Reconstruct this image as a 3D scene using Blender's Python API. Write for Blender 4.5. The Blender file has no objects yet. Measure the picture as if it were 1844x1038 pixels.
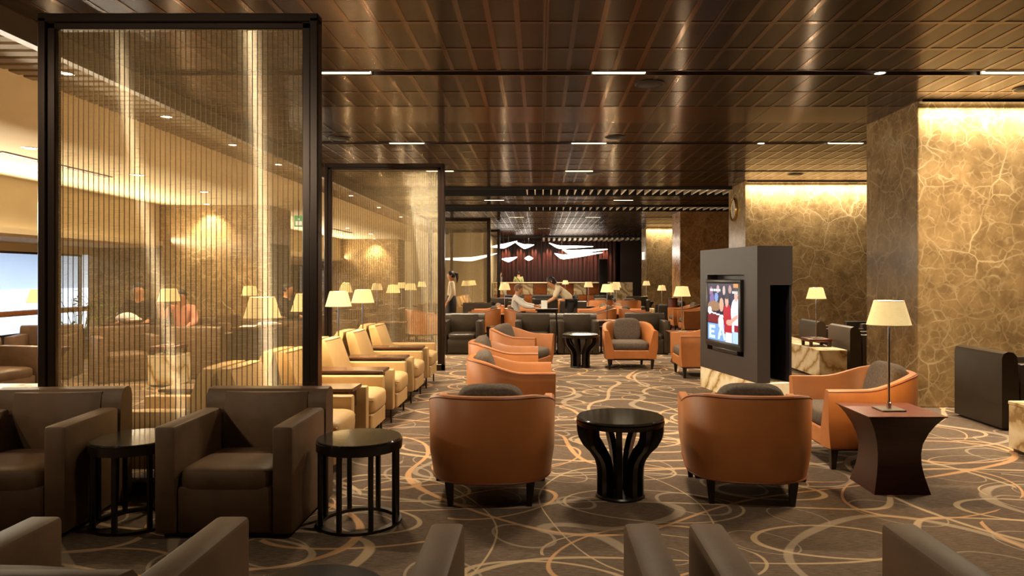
import bpy, bmesh, math, random
from mathutils import Vector, Matrix
random.seed(7)
R = math.radians
S = bpy.context.scene
C = bpy.context.scene.collection

# ------------------------------------------------------------------ camera, world, exposure
# image model: x = 972 + 1280*X/Y ; y = 498 - 1280*(Z-1.5)/Y   (1844 x 1038)
cam_d = bpy.data.cameras.new('camera')
cam = bpy.data.objects.new('camera', cam_d)
C.objects.link(cam)
cam.location = (0, 0, 1.5)
cam.rotation_euler = (R(90), 0, 0)
cam_d.sensor_width = 36.0
cam_d.lens = 36.0 * 1280 / 1844
cam_d.shift_x = -50 / 1844
cam_d.shift_y = -21 / 1844
cam_d.clip_end = 200
cam_d.clip_start = 0.05
S.camera = cam
W = bpy.data.worlds.new('world')
S.world = W
W.use_nodes = True
W.node_tree.nodes['Background'].inputs[0].default_value = (1.0, 0.72, 0.42, 1)
W.node_tree.nodes['Background'].inputs[1].default_value = 0.012
S.view_settings.view_transform = 'Standard'
S.view_settings.look = 'None'
S.view_settings.gamma = 1
S.view_settings.exposure = 0.18
S.view_settings.use_curve_mapping = False
S.cycles.use_denoising = True
S.cycles.max_bounces = 7
S.cycles.diffuse_bounces = 3
S.cycles.glossy_bounces = 4
S.cycles.transparent_max_bounces = 16
S.cycles.sample_clamp_indirect = 4.0
S.cycles.caustics_reflective = False
S.cycles.caustics_refractive = False

WARM = (1.0, 0.82, 0.58)
CREAM = (1.0, 0.88, 0.66)
LIGHT = 1.45

def area(name, loc, size, energy, color=WARM, rot=(0, 0, 0), parent=None, spread=180):
    l = bpy.data.lights.new(name, 'AREA')
    l.shape = 'RECTANGLE'
    l.size, l.size_y = size
    l.energy = energy * LIGHT
    l.color = color
    l.spread = R(spread)
    o = bpy.data.objects.new(name, l)
    C.objects.link(o)
    o.location = loc
    o.rotation_euler = rot
    if parent: o.parent = parent
    return o

def spot(name, loc, energy, angle=90, color=WARM, rot=(0, 0, 0), parent=None, blend=0.6, size=0.05):
    l = bpy.data.lights.new(name, 'SPOT')
    l.energy = energy * LIGHT
    l.spot_size = R(angle)
    l.spot_blend = blend
    l.color = color
    l.shadow_soft_size = size
    o = bpy.data.objects.new(name, l)
    C.objects.link(o)
    o.location = loc
    o.rotation_euler = rot
    if parent: o.parent = parent
    return o

# ------------------------------------------------------------------ materials
def lin(c):
    return tuple(((v / 255) / 12.92 if v / 255 <= 0.04045 else ((v / 255 + 0.055) / 1.055) ** 2.4) for v in c) + (1,)

def newmat(name):
    m = bpy.data.materials.new(name)
    m.use_nodes = True
    nt = m.node_tree
    b = nt.nodes['Principled BSDF']
    return m, nt, b

def N(nt, kind, **kw):
    n = nt.nodes.new(kind)
    for k, v in kw.items():
        if k.startswith('i_'):
            n.inputs[k[2:].replace('_', ' ')].default_value = v
        else:
            setattr(n, k, v)
    return n

def coords(nt, scale=(1, 1, 1), rot=(0, 0, 0), kind='Object'):
    tc = N(nt, 'ShaderNodeTexCoord')
    mp = N(nt, 'ShaderNodeMapping')
    mp.inputs['Scale'].default_value = scale
    mp.inputs['Rotation'].default_value = rot
    nt.links.new(tc.outputs[kind], mp.inputs['Vector'])
    return mp.outputs['Vector']

def math_n(nt, op, a, b=None, c=None, clamp=False):
    n = N(nt, 'ShaderNodeMath', operation=op, use_clamp=clamp)
    for i, v in enumerate((a, b, c)):
        if v is None: continue
        if isinstance(v, (int, float)): n.inputs[i].default_value = v
        else: nt.links.new(v, n.inputs[i])
    return n.outputs[0]

def ramp(nt, fac, stops, interp='LINEAR'):
    n = N(nt, 'ShaderNodeValToRGB')
    n.color_ramp.interpolation = interp
    el = n.color_ramp.elements
    while len(el) < len(stops): el.new(0.5)
    for e, (p, c) in zip(el, stops):
        e.position = p
        e.color = c if len(c) == 4 else tuple(c) + (1,)
    nt.links.new(fac, n.inputs['Fac'])
    return n.outputs['Color']

def mixc(nt, fac, a, b, mode='MIX'):
    n = N(nt, 'ShaderNodeMix', data_type='RGBA', blend_type=mode)
    for idx, v in ((0, fac), (6, a), (7, b)):
        if isinstance(v, (int, float)): n.inputs[idx].default_value = v
        elif isinstance(v, tuple): n.inputs[idx].default_value = v
        else: nt.links.new(v, n.inputs[idx])
    return n.outputs[2]

def bump(nt, b, height, strength=0.3, dist=0.01):
    n = N(nt, 'ShaderNodeBump')
    n.inputs['Strength'].default_value = strength
    n.inputs['Distance'].default_value = dist
    nt.links.new(height, n.inputs['Height'])
    nt.links.new(n.outputs['Normal'], b.inputs['Normal'])

def surf(name, rgb, rough=0.5, metal=0.0, spec=0.5, noise=None, amp=0.15, bscale=None, bstr=0.2, coat=0.0, stretch=(1, 1, 1)):
    """Plain surface with a slight mottling and fine relief."""
    m, nt, b = newmat(name)
    col = lin(rgb)
    b.inputs['Roughness'].default_value = rough
    b.inputs['Metallic'].default_value = metal
    b.inputs['Specular IOR Level'].default_value = spec
    b.inputs['Coat Weight'].default_value = coat
    if noise:
        v = coords(nt, stretch)
        n = N(nt, 'ShaderNodeTexNoise')
        n.inputs['Scale'].default_value = noise
        n.inputs['Detail'].default_value = 4
        nt.links.new(v, n.inputs['Vector'])
        lo = tuple(x * (1 - amp) for x in col[:3]) + (1,)
        hi = tuple(min(1, x * (1 + amp)) for x in col[:3]) + (1,)
        nt.links.new(ramp(nt, n.outputs['Fac'], [(0.3, lo), (0.7, hi)]), b.inputs['Base Color'])
    else:
        b.inputs['Base Color'].default_value = col
    if bscale:
        v = coords(nt, stretch)
        n = N(nt, 'ShaderNodeTexNoise')
        n.inputs['Scale'].default_value = bscale
        n.inputs['Detail'].default_value = 3
        nt.links.new(v, n.inputs['Vector'])
        bump(nt, b, n.outputs['Fac'], bstr, 0.004)
    return m

def emis(name, rgb, strength, base=None):
    m, nt, b = newmat(name)
    b.inputs['Base Color'].default_value = lin(base or rgb)
    b.inputs['Emission Color'].default_value = lin(rgb)
    b.inputs['Emission Strength'].default_value = strength
    b.inputs['Roughness'].default_value = 0.6
    return m

def marble(name, dark, mid, vein, scale=1.0, rough=0.22, veinw=1.0, veinamt=1.0):
    m, nt, b = newmat(name)
    v = coords(nt, (scale, scale, scale), kind='Object')
    n1 = N(nt, 'ShaderNodeTexNoise'); n1.inputs['Scale'].default_value = 4.0; n1.inputs['Detail'].default_value = 4
    nt.links.new(v, n1.inputs['Vector'])
    warp = N(nt, 'ShaderNodeMix', data_type='RGBA', blend_type='LINEAR_LIGHT')
    warp.inputs[0].default_value = 0.07
    nt.links.new(v, warp.inputs[6]); nt.links.new(n1.outputs['Color'], warp.inputs[7])
    wv = warp.outputs[2]
    masks = []
    for sc, w in ((1.7, 0.019), (4.6, 0.045), (11.0, 0.10)):
        vo = N(nt, 'ShaderNodeTexVoronoi', feature='DISTANCE_TO_EDGE')
        vo.inputs['Scale'].default_value = sc
        nt.links.new(wv, vo.inputs['Vector'])
        mk = math_n(nt, 'SUBTRACT', 1.0, math_n(nt, 'DIVIDE', vo.outputs['Distance'], w * veinw, clamp=True), clamp=True)
        nn = N(nt, 'ShaderNodeTexNoise'); nn.inputs['Scale'].default_value = sc * 0.9; nn.inputs['Detail'].default_value = 2
        nt.links.new(v, nn.inputs['Vector'])
        gate = math_n(nt, 'MULTIPLY', math_n(nt, 'SUBTRACT', nn.outputs['Fac'], 0.38, clamp=True), 4.0, clamp=True)
        masks.append(math_n(nt, 'MULTIPLY', mk, gate))
    mm = math_n(nt, 'MAXIMUM', masks[0], math_n(nt, 'MULTIPLY', masks[1], 0.75))
    mm = math_n(nt, 'MAXIMUM', mm, math_n(nt, 'MULTIPLY', masks[2], 0.4))
    mm = math_n(nt, 'MULTIPLY', mm, veinamt)
    n2 = N(nt, 'ShaderNodeTexNoise'); n2.inputs['Scale'].default_value = 3.0; n2.inputs['Detail'].default_value = 8; n2.inputs['Roughness'].default_value = 0.65
    nt.links.new(wv, n2.inputs['Vector'])
    base = ramp(nt, n2.outputs['Fac'], [(0.34, lin(dark)), (0.66, lin(mid))])
    nt.links.new(mixc(nt, mm, base, lin(vein)), b.inputs['Base Color'])
    b.inputs['Roughness'].default_value = rough
    return m

def onyx(name):
    m, nt, b = newmat(name)
    v = coords(nt, (1, 1, 1), (0.4, 0.3, 0.5))
    w = N(nt, 'ShaderNodeTexWave', bands_direction='DIAGONAL')
    w.inputs['Scale'].default_value = 1.6; w.inputs['Distortion'].default_value = 9; w.inputs['Detail'].default_value = 4; w.inputs['Detail Scale'].default_value = 1.6
    nt.links.new(v, w.inputs['Vector'])
    nt.links.new(ramp(nt, w.outputs['Fac'], [(0.0, lin((160, 128, 80))), (0.12, lin((205, 178, 130))), (0.6, lin((226, 205, 165))), (1.0, lin((238, 222, 190)))]), b.inputs['Base Color'])
    b.inputs['Roughness'].default_value = 0.25
    return m

def carpet_mat():
    m, nt, b = newmat('carpet')
    v0 = coords(nt, (1, 1, 1))
    # streaky pile
    vs = coords(nt, (16, 130, 1), (0, 0, R(62)))
    ns = N(nt, 'ShaderNodeTexNoise'); ns.inputs['Scale'].default_value = 1.0; ns.inputs['Detail'].default_value = 5; ns.inputs['Roughness'].default_value = 0.7
    nt.links.new(vs, ns.inputs['Vector'])
    nb = N(nt, 'ShaderNodeTexNoise'); nb.inputs['Scale'].default_value = 1.1; nb.inputs['Detail'].default_value = 2
    nt.links.new(v0, nb.inputs['Vector'])
    base = ramp(nt, ns.outputs['Fac'], [(0.30, lin((58, 46, 38))), (0.52, lin((104, 87, 72))), (0.75, lin((140, 121, 102)))])
    base = mixc(nt, math_n(nt, 'MULTIPLY', nb.outputs['Fac'], 0.5), base, lin((80, 66, 55)))
    col = base
    def warped(rot, amp, sc, seed):
        v = coords(nt, (1, 1, 1), (0, 0, R(rot)))
        n = N(nt, 'ShaderNodeTexNoise', noise_dimensions='4D'); n.inputs['Scale'].default_value = sc; n.inputs['Detail'].default_value = 0.0; n.inputs['W'].default_value = seed
        nt.links.new(v, n.inputs['Vector'])
        mx = N(nt, 'ShaderNodeMix', data_type='RGBA', blend_type='LINEAR_LIGHT'); mx.inputs[0].default_value = amp
        nt.links.new(v, mx.inputs[6]); nt.links.new(n.outputs['Color'], mx.inputs[7])
        return mx.outputs[2]
    def contour(rot, sc, seed, k, off, w, color, strength=1.0):
        nonlocal col
        v = coords(nt, (0.62, 1.0, 1), (0, 0, R(rot)))
        eps = 0.02
        vals = []
        for dx, dy in ((0, 0), (eps, 0), (0, eps)):
            ad = N(nt, 'ShaderNodeVectorMath', operation='ADD'); ad.inputs[1].default_value = (dx, dy, 0)
            nt.links.new(v, ad.inputs[0])
            n = N(nt, 'ShaderNodeTexNoise', noise_dimensions='4D'); n.inputs['Scale'].default_value = sc; n.inputs['Detail'].default_value = 0.0; n.inputs['W'].default_value = seed
            nt.links.new(ad.outputs[0], n.inputs['Vector'])
            vals.append(n.outputs['Fac'])
        gx = math_n(nt, 'SUBTRACT', vals[1], vals[0]); gy = math_n(nt, 'SUBTRACT', vals[2], vals[0])
        g = math_n(nt, 'SQRT', math_n(nt, 'ADD', math_n(nt, 'MULTIPLY', gx, gx), math_n(nt, 'MULTIPLY', gy, gy)))
        g = math_n(nt, 'MAXIMUM', math_n(nt, 'DIVIDE', g, eps), 0.02)
        f = math_n(nt, 'ADD', math_n(nt, 'MULTIPLY', vals[0], k), off)
        d = math_n(nt, 'ABSOLUTE', math_n(nt, 'SUBTRACT', math_n(nt, 'FRACT', f), 0.5))
        dist = math_n(nt, 'DIVIDE', math_n(nt, 'DIVIDE', d, k), g)
        nw = N(nt, 'ShaderNodeTexNoise'); nw.inputs['Scale'].default_value = 0.9
        nt.links.new(v, nw.inputs['Vector'])
        wid = math_n(nt, 'MULTIPLY', math_n(nt, 'SUBTRACT', nw.outputs['Fac'], 0.18), w * 3.0)
        mk = math_n(nt, 'MULTIPLY', math_n(nt, 'SUBTRACT', 1.0, math_n(nt, 'DIVIDE', dist, wid), clamp=True), 3.0, clamp=True)
        col = mixc(nt, math_n(nt, 'MULTIPLY', mk, strength), col, lin(color))
    def rings(rot, sc, seed, r, w, color, sx=0.6, strength=1.0):
        nonlocal col
        v = warped(rot, 0.09, 0.9, seed)
        mp = N(nt, 'ShaderNodeMapping'); mp.inputs['Scale'].default_value = (sx, 1, 1); mp.inputs['Location'].default_value = (seed * 3.1, seed * 1.7, 0)
        nt.links.new(v, mp.inputs['Vector'])
        vo = N(nt, 'ShaderNodeTexVoronoi', voronoi_dimensions='2D'); vo.inputs['Scale'].default_value = sc; vo.inputs['Randomness'].default_value = 0.8
        nt.links.new(mp.outputs['Vector'], vo.inputs['Vector'])
        sp = N(nt, 'ShaderNodeSeparateColor'); nt.links.new(vo.outputs['Color'], sp.inputs['Color'])
        rad = math_n(nt, 'MULTIPLY_ADD', sp.outputs[0], r * 0.7, r * 0.5)
        d = math_n(nt, 'ABSOLUTE', math_n(nt, 'SUBTRACT', vo.outputs['Distance'], rad))
        wid = math_n(nt, 'MULTIPLY_ADD', sp.outputs[1], w, w * 0.4)
        mk = math_n(nt, 'MULTIPLY', math_n(nt, 'SUBTRACT', 1.0, math_n(nt, 'DIVIDE', d, wid), clamp=True), 3.0, clamp=True)
        col = mixc(nt, math_n(nt, 'MULTIPLY', mk, strength), col, lin(color))
    BG, OR, GY = (182, 156, 122), (188, 144, 102), (160, 142, 120)
    contour(25, 0.62, 1.3, 7.0, 0.1, 0.024, GY, 0.7)
    rings(10, 1.25, 2.0, 0.36, 0.014, BG, 0.55, 0.75)
    contour(-35, 0.6, 4.7, 7.5, 0.3, 0.016, BG, 0.75)
    rings(-30, 0.9, 5.0, 0.42, 0.010, OR, 0.6, 0.85)
    contour(70, 0.5, 9.1, 6.0, 0.45, 0.016, OR, 0.85)
    rings(50, 1.7, 8.0, 0.30, 0.016, GY, 0.7, 0.6)
    rings(80, 0.7, 11.0, 0.45, 0.010, BG, 0.5, 0.75)
    nt.links.new(col, b.inputs['Base Color'])
    b.inputs['Roughness'].default_value = 0.95
    b.inputs['Specular IOR Level'].default_value = 0.1
    bump(nt, b, ns.outputs['Fac'], 0.5, 0.006)
    return m

def bronze(name, rgb, rough, louvre=False):
    m, nt, b = newmat(name)
    v = coords(nt, (1, 1, 1), kind='Object')
    b.inputs['Base Color'].default_value = lin(rgb)
    b.inputs['Metallic'].default_value = 0.9
    b.inputs['Roughness'].default_value = rough
    b.inputs['Anisotropic'].default_value = 0.95      # brushed across: highlights stretch along the hall
    tg = N(nt, 'ShaderNodeCombineXYZ'); tg.inputs[1].default_value = 1.0
    nt.links.new(tg.outputs[0], b.inputs['Tangent'])
    if louvre:
        w = N(nt, 'ShaderNodeTexWave', bands_direction='Y', wave_profile='SIN')
        w.inputs['Scale'].default_value = 20.0
        nt.links.new(v, w.inputs['Vector'])
        nt.links.new(ramp(nt, w.outputs['Fac'], [(0.1, lin(tuple(x * 0.3 for x in rgb))), (0.7, lin(rgb))]), b.inputs['Base Color'])
    return m

def wood(name, dark, light, scale=6.0, rough=0.3, axis=(1, 8, 8)):
    m, nt, b = newmat(name)
    v = coords(nt, axis)
    n = N(nt, 'ShaderNodeTexNoise'); n.inputs['Scale'].default_value = scale; n.inputs['Detail'].default_value = 5; n.inputs['Distortion'].default_value = 0.6
    nt.links.new(v, n.inputs['Vector'])
    nt.links.new(ramp(nt, n.outputs['Fac'], [(0.3, lin(dark)), (0.7, lin(light))]), b.inputs['Base Color'])
    b.inputs['Roughness'].default_value = rough
    return m

def mesh_glass():
    """Pane woven through with fine horizontal wires: see-through, hazy, streaky highlights."""
    m, nt, b = newmat('woven_wire_glass')
    out = nt.nodes['Material Output']
    tr = N(nt, 'ShaderNodeBsdfTransparent'); tr.inputs['Color'].default_value = (0.94, 0.89, 0.78, 1)
    an = N(nt, 'ShaderNodeBsdfAnisotropic') if hasattr(bpy.types, 'ShaderNodeBsdfAnisotropic') else N(nt, 'ShaderNodeBsdfGlossy')
    an.inputs['Color'].default_value = (0.95, 0.85, 0.62, 1)
    an.inputs['Roughness'].default_value = 0.30
    an.inputs['Anisotropy'].default_value = 0.93
    tg = N(nt, 'ShaderNodeCombineXYZ'); tg.inputs[0].default_value = 1.0
    nt.links.new(tg.outputs[0], an.inputs['Tangent'])
    df = N(nt, 'ShaderNodeBsdfDiffuse'); df.inputs['Color'].default_value = lin((226, 196, 146))
    tl = N(nt, 'ShaderNodeBsdfTranslucent'); tl.inputs['Color'].default_value = lin((236, 206, 156))
    ms = N(nt, 'ShaderNodeMixShader'); ms.inputs[0].default_value = 0.5
    nt.links.new(df.outputs[0], ms.inputs[1]); nt.links.new(tl.outputs[0], ms.inputs[2])
    mg = N(nt, 'ShaderNodeMixShader'); mg.inputs[0].default_value = 0.4
    nt.links.new(ms.outputs[0], mg.inputs[1]); nt.links.new(an.outputs[0], mg.inputs[2])
    v = coords(nt, (6.0, 1, 420))
    n = N(nt, 'ShaderNodeTexNoise'); n.inputs['Scale'].default_value = 1.0; n.inputs['Detail'].default_value = 2
    nt.links.new(v, n.inputs['Vector'])
    fac = math_n(nt, 'MULTIPLY_ADD', n.outputs['Fac'], 0.12, 0.23)
    mx = N(nt, 'ShaderNodeMixShader')
    nt.links.new(fac, mx.inputs[0])
    nt.links.new(tr.outputs[0], mx.inputs[1]); nt.links.new(mg.outputs[0], mx.inputs[2])
    nt.links.new(mx.outputs[0], out.inputs['Surface'])
    return m

def clear_glass(name='clear_glass', tint=(0.9, 0.95, 1.0, 1)):
    m, nt, b = newmat(name)
    out = nt.nodes['Material Output']
    tr = N(nt, 'ShaderNodeBsdfTransparent'); tr.inputs['Color'].default_value = tint
    gl = N(nt, 'ShaderNodeBsdfGlossy'); gl.inputs['Roughness'].default_value = 0.02
    mx = N(nt, 'ShaderNodeMixShader'); mx.inputs[0].default_value = 0.06
    nt.links.new(tr.outputs[0], mx.inputs[1]); nt.links.new(gl.outputs[0], mx.inputs[2])
    nt.links.new(mx.outputs[0], out.inputs['Surface'])
    return m

def shade_mat():
    m, nt, b = newmat('lampshade_linen')
    v = coords(nt, (30, 30, 160))
    n = N(nt, 'ShaderNodeTexNoise'); n.inputs['Scale'].default_value = 1.0; n.inputs['Detail'].default_value = 3
    nt.links.new(v, n.inputs['Vector'])
    nt.links.new(ramp(nt, n.outputs['Fac'], [(0.3, lin((238, 200, 130))), (0.7, lin((255, 224, 158)))]), b.inputs['Emission Color'])
    b.inputs['Base Color'].default_value = lin((220, 190, 130))
    b.inputs['Emission Strength'].default_value = 0.72
    b.inputs['Roughness'].default_value = 0.9
    return m

M = {}
M['carpet'] = carpet_mat()
M['marble'] = marble('brown_marble', (112, 88, 56), (158, 128, 86), (206, 180, 136), 0.9, veinamt=.8)
M['marble_far'] = marble('amber_marble', (124, 82, 44), (170, 122, 72), (208, 172, 122), 0.9, veinamt=.8)
M['onyx'] = onyx('pale_onyx')
M['bronze'] = bronze('bronze_strip', (104, 78, 58), 0.18)
M['bronze_flat'] = bronze('bronze_plain', (84, 60, 44), 0.18)
M['louvre'] = bronze('bronze_louvre', (76, 57, 42), 0.24, True)
M['ceil_dark'] = surf('slot_black', (16, 10, 8), 0.6)
M['ceil_rail'] = surf('slot_rail', (40, 24, 18), 0.35)
M['cream_paint'] = surf('cream_paint', (232, 214, 178), 0.8, noise=2.0, amp=0.03)
M['slat'] = surf('soffit_slat', (128, 106, 74), 0.6)
M['fin'] = surf('white_fin', (225, 212, 190), 0.5)
M['darkleather'] = surf('dark_leather', (90, 68, 48), 0.5, spec=.25, noise=7, amp=0.18, bscale=160, bstr=0.12)
M['blackleather'] = surf('black_leather', (48, 38, 28), 0.36, spec=.4, noise=7, amp=0.15, bscale=160, bstr=0.12)
M['tan'] = surf('tan_leather', (168, 103, 53), 0.42, noise=5, amp=0.10, bscale=140, bstr=0.08)
M['tan_dark'] = surf('tan_piping', (120, 60, 26), 0.45)
M['greyfab'] = surf('grey_fabric', (92, 80, 70), 0.95, spec=0.15, noise=60, amp=0.25, bscale=260, bstr=0.4)
M['cream'] = surf('cream_leather', (178, 145, 96), 0.45, noise=6, amp=0.07, bscale=150, bstr=0.08)
M['cream_pipe'] = surf('cream_piping', (150, 112, 62), 0.5)
M['woodleg'] = surf('dark_leg', (30, 18, 12), 0.3)
M['wood'] = wood('mahogany', (58, 24, 14), (104, 48, 26))
M['woodbox'] = wood('dark_wood', (36, 14, 12), (58, 24, 18), rough=0.35)
M['tray'] = wood('walnut_tray', (52, 28, 16), (84, 48, 28), rough=0.2)
M['blackwood'] = surf('black_wood', (22, 14, 10), 0.28, noise=20, amp=0.3)
M['tableglass'] = surf('table_glass', (38, 34, 26), 0.11, spec=1.0)
M['chrome'] = surf('chrome', (205, 200, 195), 0.15, metal=1.0)
M['shade'] = shade_mat()
M['shade_in'] = emis('shade_lining', (255, 226, 170), 14.0)
M['bulb'] = emis('bulb', (255, 220, 160), 700.0)
M['frame'] = surf('bronze_frame', (46, 32, 24), 0.28, metal=0.5)
M['rod'] = surf('wire_strand', (72, 56, 38), 0.35, metal=0.8)
M['wglass'] = mesh_glass()
M['glass'] = clear_glass()
M['tvbox'] = surf('tv_box_paint', (52, 43, 40), 0.42, noise=3, amp=0.06)
M['tvbox_in'] = surf('tv_box_inside', (18, 14, 20), 0.5)
M['tvframe'] = surf('tv_bezel', (26, 26, 28), 0.3)
M['barwall'] = surf('bar_red_wall', (62, 26, 18), 0.5, noise=4, amp=0.2)
M['barwood'] = wood('bar_wood', (120, 60, 26), (176, 104, 52))
M['darkwall'] = surf('dark_wall', (36, 24, 22), 0.4)
M['bird'] = emis('light_sculpture', (255, 246, 232), 6.0)
M['tube'] = emis('light_diffuser', (255, 236, 196), 14.0)
M['down'] = emis('downlight_lens', (255, 240, 214), 16.0)
M['cove'] = emis('cove_strip', (255, 232, 180), 5.0)
M['cove_dim'] = emis('ledge_strip', (255, 232, 180), 1.6)
M['white'] = surf('white_cloth', (236, 232, 222), 0.85, noise=14, amp=0.05)
M['blouse'] = surf('cream_blouse', (232, 214, 180), 0.85, noise=14, amp=0.05)
M['suit'] = surf('dark_suit', (44, 36, 32), 0.85, noise=20, amp=0.15)
M['pink'] = surf('pink_shirt', (222, 150, 126), 0.85, noise=14, amp=0.08)
M['green'] = surf('pale_green_top', (178, 180, 120), 0.85)
M['greyblue'] = surf('grey_top', (120, 116, 112), 0.85)
M['trouser'] = surf('dark_trousers', (24, 20, 20), 0.8)
M['skin'] = surf('skin', (206, 148, 108), 0.55, noise=12, amp=0.06)
M['hair'] = surf('dark_hair', (24, 16, 12), 0.5, noise=60, amp=0.4)
M['hairgrey'] = surf('grey_hair', (120, 84, 56), 0.6, noise=60, amp=0.3)
M['eye'] = surf('eye', (20, 14, 12), 0.2)
M['lip'] = surf('lip', (150, 84, 70), 0.5)
M['gold'] = surf('gold_rim', (190, 150, 84), 0.25, metal=0.9)
M['clockface'] = surf('clock_face', (196, 180, 150), 0.4)
M['paper'] = surf('paper', (240, 238, 230), 0.8)
M['leaf'] = surf('leaf_green', (70, 84, 34), 0.5, noise=10, amp=0.3)
M['leafy'] = surf('leaf_yellow', (176, 158, 50), 0.5, noise=10, amp=0.3)
M['pot'] = surf('plant_pot', (50, 38, 28), 0.5)
M['concourse'] = surf('concourse_wall', (216, 221, 228), 0.7)
M['concourse_w'] = emis('concourse_bright_wall', (226, 238, 255), 1.1)  # brightness of the white wall band put in as glow
M['handrail'] = wood('handrail_wood', (120, 70, 36), (160, 100, 56))
M['signgreen'] = emis('sign_green', (70, 150, 96), 0.7)
M['signwhite'] = emis('sign_white', (220, 226, 214), 0.8)
M['steel'] = surf('grey_steel', (120, 112, 104), 0.35, metal=0.7)

# ------------------------------------------------------------------ mesh helpers
class MB:
    def __init__(self):
        self.v, self.f, self.mi = [], [], []
    def add(self, verts, faces, mi=0, mat=None):
        o = len(self.v)
        for p in verts:
            p = Vector(p)
            self.v.append(tuple(mat @ p) if mat is not None else tuple(p))
        for f in faces:
            self.f.append(tuple(i + o for i in f)); self.mi.append(mi)
        return self
    def box(self, x0, x1, y0, y1, z0, z1, mi=0, mat=None):
        v = [(x, y, z) for z in (z0, z1) for y in (y0, y1) for x in (x0, x1)]
        f = [(0, 2, 3, 1), (4, 5, 7, 6), (0, 1, 5, 4), (2, 6, 7, 3), (0, 4, 6, 2), (1, 3, 7, 5)]
        return self.add(v, f, mi, mat)
    def rbox(self, x0, x1, y0, y1, z0, z1, r=0.02, seg=2, mi=0, mat=None):
        bm = bmesh.new()
        bmesh.ops.create_cube(bm, size=1.0)
        for v in bm.verts:
            v.co = Vector(((x0 + x1) / 2 + v.co.x * (x1 - x0), (y0 + y1) / 2 + v.co.y * (y1 - y0), (z0 + z1) / 2 + v.co.z * (z1 - z0)))
        r = min(r, 0.49 * min(x1 - x0, y1 - y0, z1 - z0))
        bmesh.ops.bevel(bm, geom=list(bm.edges), offset=r, segments=seg, affect='EDGES', profile=0.5)
        bm.verts.ensure_lookup_table()
        for i, v in enumerate(bm.verts): v.index = i
        self.add([v.co.copy() for v in bm.verts], [tuple(v.index for v in f.verts) for f in bm.faces], mi, mat)
        bm.free()
        return self
    def cushion(self, c, size, e=0.38, nu=28, nv=14, mi=0, mat=None):
        a, b_, h = (s / 2 for s in size)
        def p(w, e_): return math.copysign(abs(w) ** e_, w)
        vs, fs = [], []
        for j in range(nv + 1):
            ph = -math.pi / 2 + math.pi * j / nv
            for i in range(nu):
                th = 2 * math.pi * i / nu
                cx = p(math.cos(ph), e * 1.6)
                vs.append((c[0] + a * cx * p(math.cos(th), e), c[1] + b_ * cx * p(math.sin(th), e), c[2] + h * p(math.sin(ph), e * 1.6)))
        for j in range(nv):
            for i in range(nu):
                k = (i + 1) % nu
                fs.append((j * nu + i, j * nu + k, (j + 1) * nu + k, (j + 1) * nu + i))
        return self.add(vs, fs, mi, mat)
    def lathe(self, prof, n=24, mi=0, mat=None, cap0=False, cap1=False):
        vs, fs = [], []
        for (r, z) in prof:
            for i in range(n):
                a = 2 * math.pi * i / n
                vs.append((r * math.cos(a), r * math.sin(a), z))
        for j in range(len(prof) - 1):
            for i in range(n):
                k = (i + 1) % n
                fs.append((j * n + i, j * n + k, (j + 1) * n + k, (j + 1) * n + i))
        if cap0: fs.append(tuple(reversed(range(n))))
        if cap1: fs.append(tuple((len(prof) - 1) * n + i for i in range(n)))
        return self.add(vs, fs, mi, mat)
    def tube(self, pts, r, n=8, mi=0, mat=None, closed=False):
        pts = [Vector(p) for p in pts]
        vs, fs = [], []
        m = len(pts)
        for i, p in enumerate(pts):
            a = pts[(i - 1) % m] if (closed or i > 0) else p
            b = pts[(i + 1) % m] if (closed or i < m - 1) else p
            t = (b - a).normalized() if (b - a).length > 1e-9 else Vector((0, 0, 1))
            up = Vector((0, 0, 1)) if abs(t.z) < 0.9 else Vector((1, 0, 0))
            s = t.cross(up).normalized(); u = s.cross(t)
            rr = r[i] if isinstance(r, (list, tuple)) else r
            for k in range(n):
                an = 2 * math.pi * k / n
                vs.append(p + s * (rr * math.cos(an)) + u * (rr * math.sin(an)))
        for i in range(m if closed else m - 1):
            j = (i + 1) % m
            for k in range(n):
                q = (k + 1) % n
                fs.append((i * n + k, i * n + q, j * n + q, j * n + k))
        if not closed:
            fs.append(tuple(reversed(range(n)))); fs.append(tuple((m - 1) * n + k for k in range(n)))
        return self.add(vs, fs, mi, mat)
    def loft(self, rings, mi=0, mat=None, caps=True):
        n = len(rings[0]); vs = [p for r_ in rings for p in r_]; fs = []
        for j in range(len(rings) - 1):
            for i in range(n):
                k = (i + 1) % n
                fs.append((j * n + i, j * n + k, (j + 1) * n + k, (j + 1) * n + i))
        if caps:
            fs.append(tuple(reversed(range(n)))); fs.append(tuple((len(rings) - 1) * n + i for i in range(n)))
        return self.add(vs, fs, mi, mat)
    def mesh(self, name, mats, smooth=35):
        me = bpy.data.meshes.new(name)
        me.from_pydata(self.v, [], self.f)
        mats = mats if isinstance(mats, (list, tuple)) else [mats]
        for m_ in mats: me.materials.append(M[m_] if isinstance(m_, str) else m_)
        if len(mats) > 1: me.polygons.foreach_set('material_index', self.mi)
        bm = bmesh.new(); bm.from_mesh(me)
        bmesh.ops.recalc_face_normals(bm, faces=bm.faces)
        bm.to_mesh(me); bm.free()
        if smooth:
            me.polygons.foreach_set('use_smooth', [True] * len(me.polygons))
            me.set_sharp_from_angle(angle=R(smooth))
        me.update()
        return me

def obj(name, me, parent=None, loc=None, rot=None, label=None):
    o = bpy.data.objects.new(name, me)
    C.objects.link(o)
    if parent is not None: o.parent = parent
    if loc is not None: o.location = loc
    if rot is not None: o.rotation_euler = rot
    if label: o['label'] = label
    return o

def tag(o, label=None, cat=None, group=None, kind=None):
    if label: o['label'] = label
    if cat: o['category'] = cat
    if group: o['group'] = group
    if kind: o['kind'] = kind
    return o

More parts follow.
